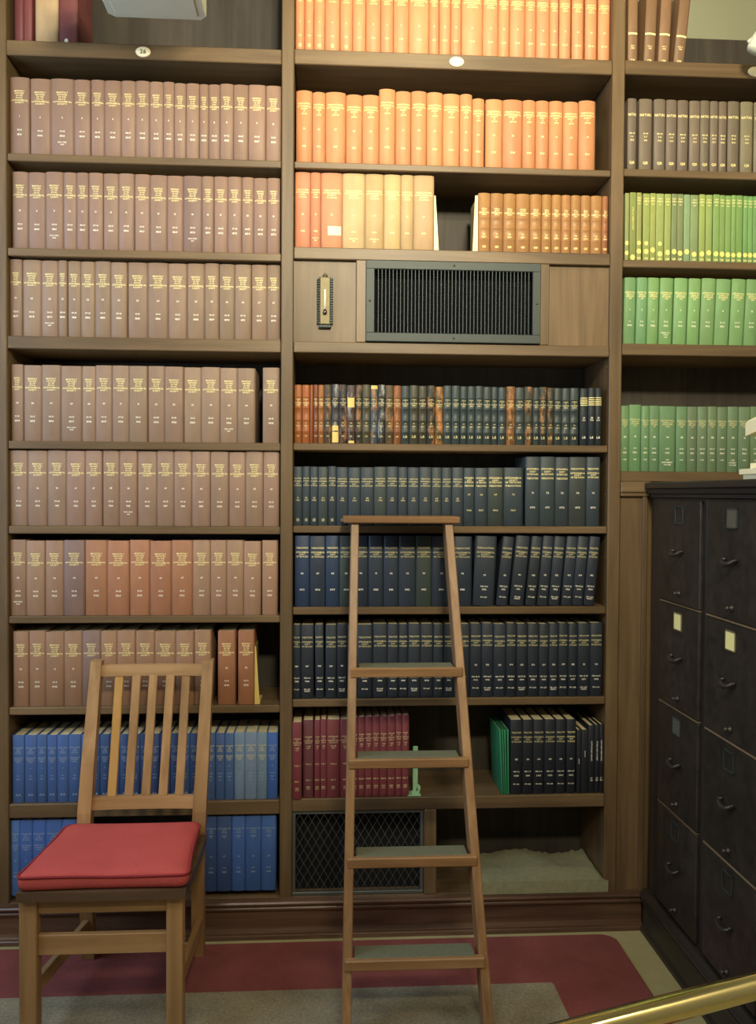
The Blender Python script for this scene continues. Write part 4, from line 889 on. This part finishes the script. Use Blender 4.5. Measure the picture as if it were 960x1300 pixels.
# ------------------------------------------------------------------ filing cabinets
FX = 1.045
BZ = .122; CT = 1.392
rows4 = ((1.078, 1.386), (.765, 1.070), (.449, .757), (.132, .441))
def cabinet(y0, y1, d0, d1, label, cards):
    cb = thing('filing_cabinet', label, 'filing cabinet', (1.33, (y0 + y1) / 2, 0), 'filing cabinets')
    part('body', MB().box(FX + .010, FX + .57, y0 + .0006, y1 - .0006, BZ, CT, .002), 'cabZ', cb)
    for (za, zb) in rows4[:3]: part('lit_drawer_rail', MB().box(FX - .001, FX + .0101, d0 + .002, d1 - .002, za - .0065, za - .0015, .0008), 'rail_glint', cb)  # paler rail strips paint the light caught along the drawer edges
    for (za, zb), card in zip(rows4, cards):
        dr = part('drawer', MB().box(FX, FX + .011, d0, d1, za, zb, .003), 'cabX', cb)
        ym = (d0 + d1) / 2 + .0; zh = zb - (zb - za) * .515
        # drop pull: two posts and a shaped bar
        mb = MB()
        for s in (-1, 1): mb.tube([(FX + .001, ym + s * .030, zh + .008), (FX - .012, ym + s * .030, zh + .007)], .0042, 8)
        mb.tube([(FX - .012, ym + .036, zh + .008), (FX - .017, ym + .020, zh - .001), (FX - .019, ym, zh - .005), (FX - .017, ym - .020, zh - .001), (FX - .012, ym - .036, zh + .008)], [.0034, .0056, .007, .0056, .0034], 8)
        part('pull', mb, 'iron', dr)
        zl = za + .032
        part('latch', MB().lathe((FX, ym - .006, zl), (-1, 0, 0), ((.009, 0), (.009, .004), (.004, .006), (.005, .011), (.007, .015), (.004, .018), (.0003, .0185)), 12), 'iron', dr)
        zc = zb - .045; yc = ym
        mb = MB(); a, b2 = .029, .027; t = .004
        for u0, u1, v0, v1 in ((-a, a, b2 - t, b2), (-a, a, -b2, -b2 + t), (-a, -a + t, -b2, b2), (a - t, a, -b2, b2)):
            mb.box(FX - .003, FX, yc + u0, yc + u1, zc + v0, zc + v1, .0006)
        h = part('label_holder', mb, 'grille' if card != 'yellow' else 'oldbrass', dr)
        if card: part('label_card', MB().box(FX - .0018, FX - .0002, yc - a + .003, yc + a - .003, zc - b2 + .002, zc + b2 - .003, 0), 'yellow' if card == 'yellow' else 'card_grey', h, ('blank yellow' if card == 'yellow' else 'faded grey') + ' label card')
M['rail_glint'] = wood('lit_rail_oak', (96, 82, 64), (124, 106, 84), (140, 122, 98), 'Y')  # lighter oak, the edge highlight put into the colour
M['card_grey'] = flat('faded_card', (92, 88, 78), .7)
cabinet(-.4215, -.024, -.402, -.116, 'dark oak filing cabinet against the pilaster, four drawers high', (None, 'yellow', 'grey', None))
cabinet(-.82, -.4225, -.742, -.446, 'dark oak filing cabinet standing clear of the pilaster, beside its twin', ('grey', 'yellow', None, None))
mb = MB().box(FX - .016, FX + .59, -.83, -.016, 1.4205, 1.441, .003).box(FX - .006, FX + .58, -.825, -.018, 1.405, 1.4208, .002).box(FX + .002, FX + .575, -.822, -.020, CT + .0004, 1.4052, .002)
solo('worktop', mb, 'cabY', 'moulded dark oak top board lying across both filing cabinets', 'worktop', (1.33, -.42, CT))
prof = [(.10, FL), (-.016, FL), (-.016, -.006), (-.013, -.002), (-.009, .004), (-.007, .072), (-.011, .076), (-.014, .084), (-.011, .089), (-.017, .095), (-.019, .104), (-.010, .116), (-.004, .1212), (.10, .1212)]
mb = MB(); mb.prism(prof, lambda a, z: (FX + a, -.825, z), lambda a, z: (FX + a, -.026, z)); mb.box(FX + .098, FX + .57, -.822, -.03, FL, .121, 0)
solo('moulded_plinth', mb, 'cabY', 'moulded dark oak base running under both filing cabinets', 'plinth', (1.33, -.42, FL))

# ------------------------------------------------------------------ papers on the cabinet top
def booklet(label, x, y, z, lx, ly, t, rot, curl=0.):
    b = thing('stapled_booklet', label, 'booklet', (x, y, z), 'white booklets on the cabinets')
    ca, sa = math.cos(R(rot)), math.sin(R(rot)); n = 10; rr = []
    for i in range(n + 1):
        u = i / n; px = lx * u; dz = curl * (1 - u) ** 2
        rr.append([(x + ca * px - sa * v, y + sa * px + ca * v, z + dz + w) for v, w in ((0, 0), (-ly, 0), (-ly, t), (0, t))])
    mb = MB(); mb.loft(rr); part('pages', mb, 'card', b)
    mb = MB()
    for v in (-.3 * ly, -.7 * ly):
        px = .006; mb.box(x + ca * px - sa * v - .001, x + ca * px - sa * v + .001, y + sa * px + ca * v - .006, y + sa * px + ca * v + .006, z + t + curl, z + t + curl + .0008, 0)
    part('staple', mb, 'mesh', b)
T = 1.4413
booklet('lowest white booklet of the stack lying on the filing cabinets', 1.058, -.622, T, .21, .24, .0125, 0)
booklet('second white booklet of the stack lying on the filing cabinets', 1.052, -.612, T + .0128, .21, .25, .0135, -1)
booklet('third white booklet of the stack, set back from those below it', 1.072, -.63, T + .0266, .2, .23, .0145, 2)
tr = thing('paper_tray', 'wire paper tray standing over the booklets on the filing cabinets', 'paper tray', (1.17, -.75, T))
mb = MB()
for xx in (1.075, 1.29):
    mb.tube([(xx + .01, -.882, T), (xx + .01, -.882, T + .125), (xx + .01, -.64, T + .088)], .0022, 6)
part('side_wire', mb, 'iron', tr)
mb = MB()
for i in range(7): yy = -.65 - i * .036; mb.tube([(1.078, yy, T + .0895 + (-.64 - yy) * .153), (1.306, yy, T + .0895 + (-.64 - yy) * .153)], .0016, 6)
part('cross_wire', mb, 'iron', tr)
pd = booklet
b = thing('paper_pad', 'thick cream pad with curled edge lying in the paper tray above the booklets', 'pad', (1.06, -.63, T + .10), None)
mb = MB(); rr = []
for i in range(13):
    u = i / 12; y = -.622 - .255 * u; dz = .012 * (1 - math.cos(u * 1.4)) + .036 * u
    rr.append([(1.062, y, T + .110 + dz), (1.27, y, T + .118 + dz), (1.27, y, T + .152 + dz), (1.069, y - .003, T + .15 + dz), (1.062, y, T + .142 + dz)])
mb.loft(rr); part('pages', mb, 'card', b)
mb = MB(); rr = []
for i in range(13):
    u = i / 12; y = -.64 - .23 * u; dz = .013 * (1 - (1 - u) ** 2)
    rr.append([(1.085, y, T + .070 + dz), (1.27, y, T + .074 + dz), (1.27, y, T + .0752 + dz), (1.085, y, T + .0712 + dz)])
mb.loft(rr); solo('loose_sheet', mb, 'card', 'single curled white sheet between booklets and pad on the filing cabinets', 'sheet of paper', (1.18, -.75, T + .07))

# ------------------------------------------------------------------ brass rail near the camera
br = thing('brass_rail', 'polished brass handrail crossing the low corner in front of the filing cabinets', 'handrail', (.35, -1.72, FL))
def rl(x): return (x, -1.722 + (x - .38) * .326, .75)
part('tube', MB().tube([rl(-.32), rl(.2), rl(.7), rl(1.0)], .0165, 24), 'brass', br)
for xx in (-.28, .975):
    px, py, _ = rl(xx); fz = FL + (.0076 if xx < 0 else .0005)
    p = part('post', MB().tube([(px, py, fz + .01), (px, py, .737)], .011, 16), 'brass', br)
    part('flange', MB().lathe((px, py, fz), (0, 0, 1), ((.036, 0), (.036, .006), (.02, .012), (.012, .024)), 20), 'brass', p)

# ------------------------------------------------------------------ hanging light fixture, spotlight
fx = thing('light_fixture', 'pale enamel box light fixture hanging before the top shelf over the chair', 'light fixture', (-.505, -.35, 2.82))
mb = MB()
plan = [(-.634, -.10), (-.378, -.10), (-.362, -.118), (-.362, -.62), (-.378, -.64), (-.634, -.64), (-.652, -.62), (-.652, -.118)]
mb.loft([[(x * .985 - .0077, y * .985 - .005, 2.8195) for x, y in plan], [(x, y, 2.826) for x, y in plan], [(x, y, 2.905) for x, y in plan], [(x * .97 - .015, y * .97 - .011, 2.915) for x, y in plan]])
part('housing', mb, 'fixture', fx)
part('diffuser', MB().box(-.628, -.386, -.615, -.125, 2.8155, 2.8205, .002), 'fixture', fx)
for yy in (-.22, -.52): part('hanger', MB().tube([(-.507, yy, 2.912), (-.507, yy, 3.699)], .006, 10), 'grille', fx)

sp = thing('spotlight', 'small white spotlight head hanging before the shelf above the umber row', 'spotlight', (1.325, -.12, 2.8))
part('lamp_head', MB().lathe((1.322, -.12, 2.777), (.35, -.15, .7), ((.0005, -.004), (.024, 0), (.027, .006), (.030, .02), (.028, .05), (.016, .075), (.0005, .08)), 22), 'fixture', sp)
part('bracket', MB().tube([(1.302, -.12, 2.806), (1.345, -.125, 2.838), (1.42, -.13, 2.875), (1.42, -.13, 3.699)], [.006, .009, .01, .008], 10), 'fixture', sp)

# ------------------------------------------------------------------ rug
rg = MB(); rr = .05; X0, X1, Y0, Y1 = -1.72, .931, -3.2, -.049
def rrect(x0, x1, y0, y1, r, z):
    o = []
    for cx, cy, a in ((x1 - r, y1 - r, 0), (x0 + r, y1 - r, 90), (x0 + r, y0 + r, 180), (x1 - r, y0 + r, 270)):
        for k in range(7): t = R(a + 15 * k); o.append((cx + r * math.cos(t), cy + r * math.sin(t), z))
    return o
rug = thing('rug', 'red wool rug with a beige middle field on the tan floor', 'rug', (-.6, -1.6, FL))
mb = MB(); mb.loft([rrect(X0, X1, Y0, Y1, rr, FL + .0004), rrect(X0, X1, Y0, Y1, rr, FL + .005), rrect(X0 + .004, X1 - .004, Y0 + .004, Y1 - .004, rr, FL + .0065)])
part('border', mb, 'rugred', rug, 'red border')
mb = MB(); mb.loft([rrect(X0 + .27, X1 - .268, Y0 + .27, Y1 - .268, .012, FL + .0060), rrect(X0 + .27, X1 - .268, Y0 + .27, Y1 - .268, .012, FL + .0072)])
part('field', mb, 'rugbeige', rug, 'beige field')

# ------------------------------------------------------------------ room
FL = -.02; CZ = 3.7; WX0, WX1, WY0, WY1 = -1.8, 2.5, -5.0, .292
structure('floor', MB().box(WX0, WX1, WY0, WY1 + .1, -.12, FL, 0), 'floor')
structure('ceiling', MB().box(WX0, WX1, WY0, WY1 + .1, CZ, CZ + .1, 0), 'plaster')
structure('wall_back', MB().box(WX0, WX1, WY1, WY1 + .1, FL, CZ, 0), 'greygreen')
structure('wall_right', MB().box(WX1, WX1 + .1, WY0, WY1, FL, CZ, 0), 'plaster')
structure('wall_front', MB().box(WX0, WX1, WY0 - .1, WY0, FL, CZ, 0), 'plaster')
wy0, wy1, wz0, wz1 = -1.7, -.3, 1.0, 2.9
mb = MB().box(WX0 - .1, WX0, WY0, wy0, FL, CZ, 0).box(WX0 - .1, WX0, wy1, WY1, FL, CZ, 0).box(WX0 - .1, WX0, wy0, wy1, FL, wz0, 0).box(WX0 - .1, WX0, wy0, wy1, wz1, CZ, 0)
structure('wall_left', mb, 'plaster')
mb = MB()
for a, b, c, d in ((wy0, wy1, wz0, wz0 + .05), (wy0, wy1, wz1 - .05, wz1), (wy0, wy0 + .05, wz0, wz1), (wy1 - .05, wy1, wz0, wz1), ((wy0 + wy1) / 2 - .02, (wy0 + wy1) / 2 + .02, wz0, wz1), (wy0, wy1, 1.93, 1.97)):
    mb.box(WX0 - .07, WX0 - .03, a, b, c, d, 0)
structure('window_1', mb, 'whitepaint')

# ------------------------------------------------------------------ light
def area(name, loc, target, sx, sy, power, col, spread=180):
    l = bpy.data.lights.new(name, 'AREA'); l.shape = 'RECTANGLE'; l.size = sx; l.size_y = sy; l.energy = power; l.color = col; l.spread = R(spread)
    o = bpy.data.objects.new(name, l); COL.objects.link(o); o.location = loc
    o.rotation_euler = (Vector(target) - Vector(loc)).to_track_quat('-Z', 'Y').to_euler(); return o
def lamp(name, label, x, y, z, sx, sy, power, col, target=None, spread=180):
    t = thing(name, label, 'ceiling light', (x, y, z), 'ceiling lights')
    part('housing', MB().box(x - sx / 2 - .02, x + sx / 2 + .02, y - sy / 2 - .02, y + sy / 2 + .02, z, z + .07, .004), 'fixture', t)
    part('hanger', MB().tube([(x, y, z + .07), (x, y, CZ - .001)], .007, 10), 'grille', t)
    area('lamp_light', (x, y, z - .006), target or (x, y, 0), sx, sy, power, col, spread)
WORLD, EXPO = 1.0, 0.0
lamp('ceiling_light', 'warm ceiling light hanging behind the reader', .35, -3.3, 3.1, .4, .4, 58, (1, .90, .64), (.35, 0, 2.55), 85)
lamp('ceiling_light', 'warm ceiling light hanging close before the ladder bay', .45, -1.0, 3.35, .25, .25, 13, (1, .86, .50), (.5, 0, 2.6))
lamp('ceiling_light', 'added white fill light hanging over the middle of the rug', -.6, -2.4, 3.4, .6, .6, 18, (1, .93, .82))  # added fill for the lower part of the room, no lamp known here
lamp('ceiling_light', 'warm ceiling light hanging beyond the filing cabinets', 2.1, -2.5, 3.2, .5, .5, 14, (1, .88, .62))  # unseen lamp added to draw a highlight along the brass rail
area('window_daylight', (WX0 - .02, -1.0, 1.95), (0, -.8, 1.5), 1.3, 1.8, 30, (.6, .78, 1))


w = bpy.data.worlds.new('World'); S.world = w; w.use_nodes = True
w.node_tree.nodes['Background'].inputs[0].default_value = (.65, .78, 1, 1); w.node_tree.nodes['Background'].inputs[1].default_value = WORLD

# ------------------------------------------------------------------ camera
cd = bpy.data.cameras.new('Camera'); cam = bpy.data.objects.new('Camera', cd); COL.objects.link(cam)
yaw, pitch, roll, D, H = 0.06026893, -0.0210106, 0.00534919, 2.76374118, 1.40
f = Vector((math.sin(yaw) * math.cos(pitch), math.cos(yaw) * math.cos(pitch), math.sin(pitch)))
r_ = Vector((math.cos(yaw), -math.sin(yaw), 0)); u_ = r_.cross(f)
rr_ = r_ * math.cos(roll) + u_ * math.sin(roll); uu_ = -r_ * math.sin(roll) + u_ * math.cos(roll)
cam.matrix_world = Matrix(((rr_.x, uu_.x, -f.x, 0), (rr_.y, uu_.y, -f.y, -D), (rr_.z, uu_.z, -f.z, H), (0, 0, 0, 1)))
cd.sensor_fit = 'VERTICAL'; cd.sensor_height = 36.; cd.lens = 1100 * 36 / 1300
cd.clip_start = .05
S.camera = cam
S.view_settings.view_transform = 'Standard'; S.view_settings.look = 'None'; S.view_settings.gamma = 1; S.view_settings.use_curve_mapping = False
S.view_settings.exposure = EXPO
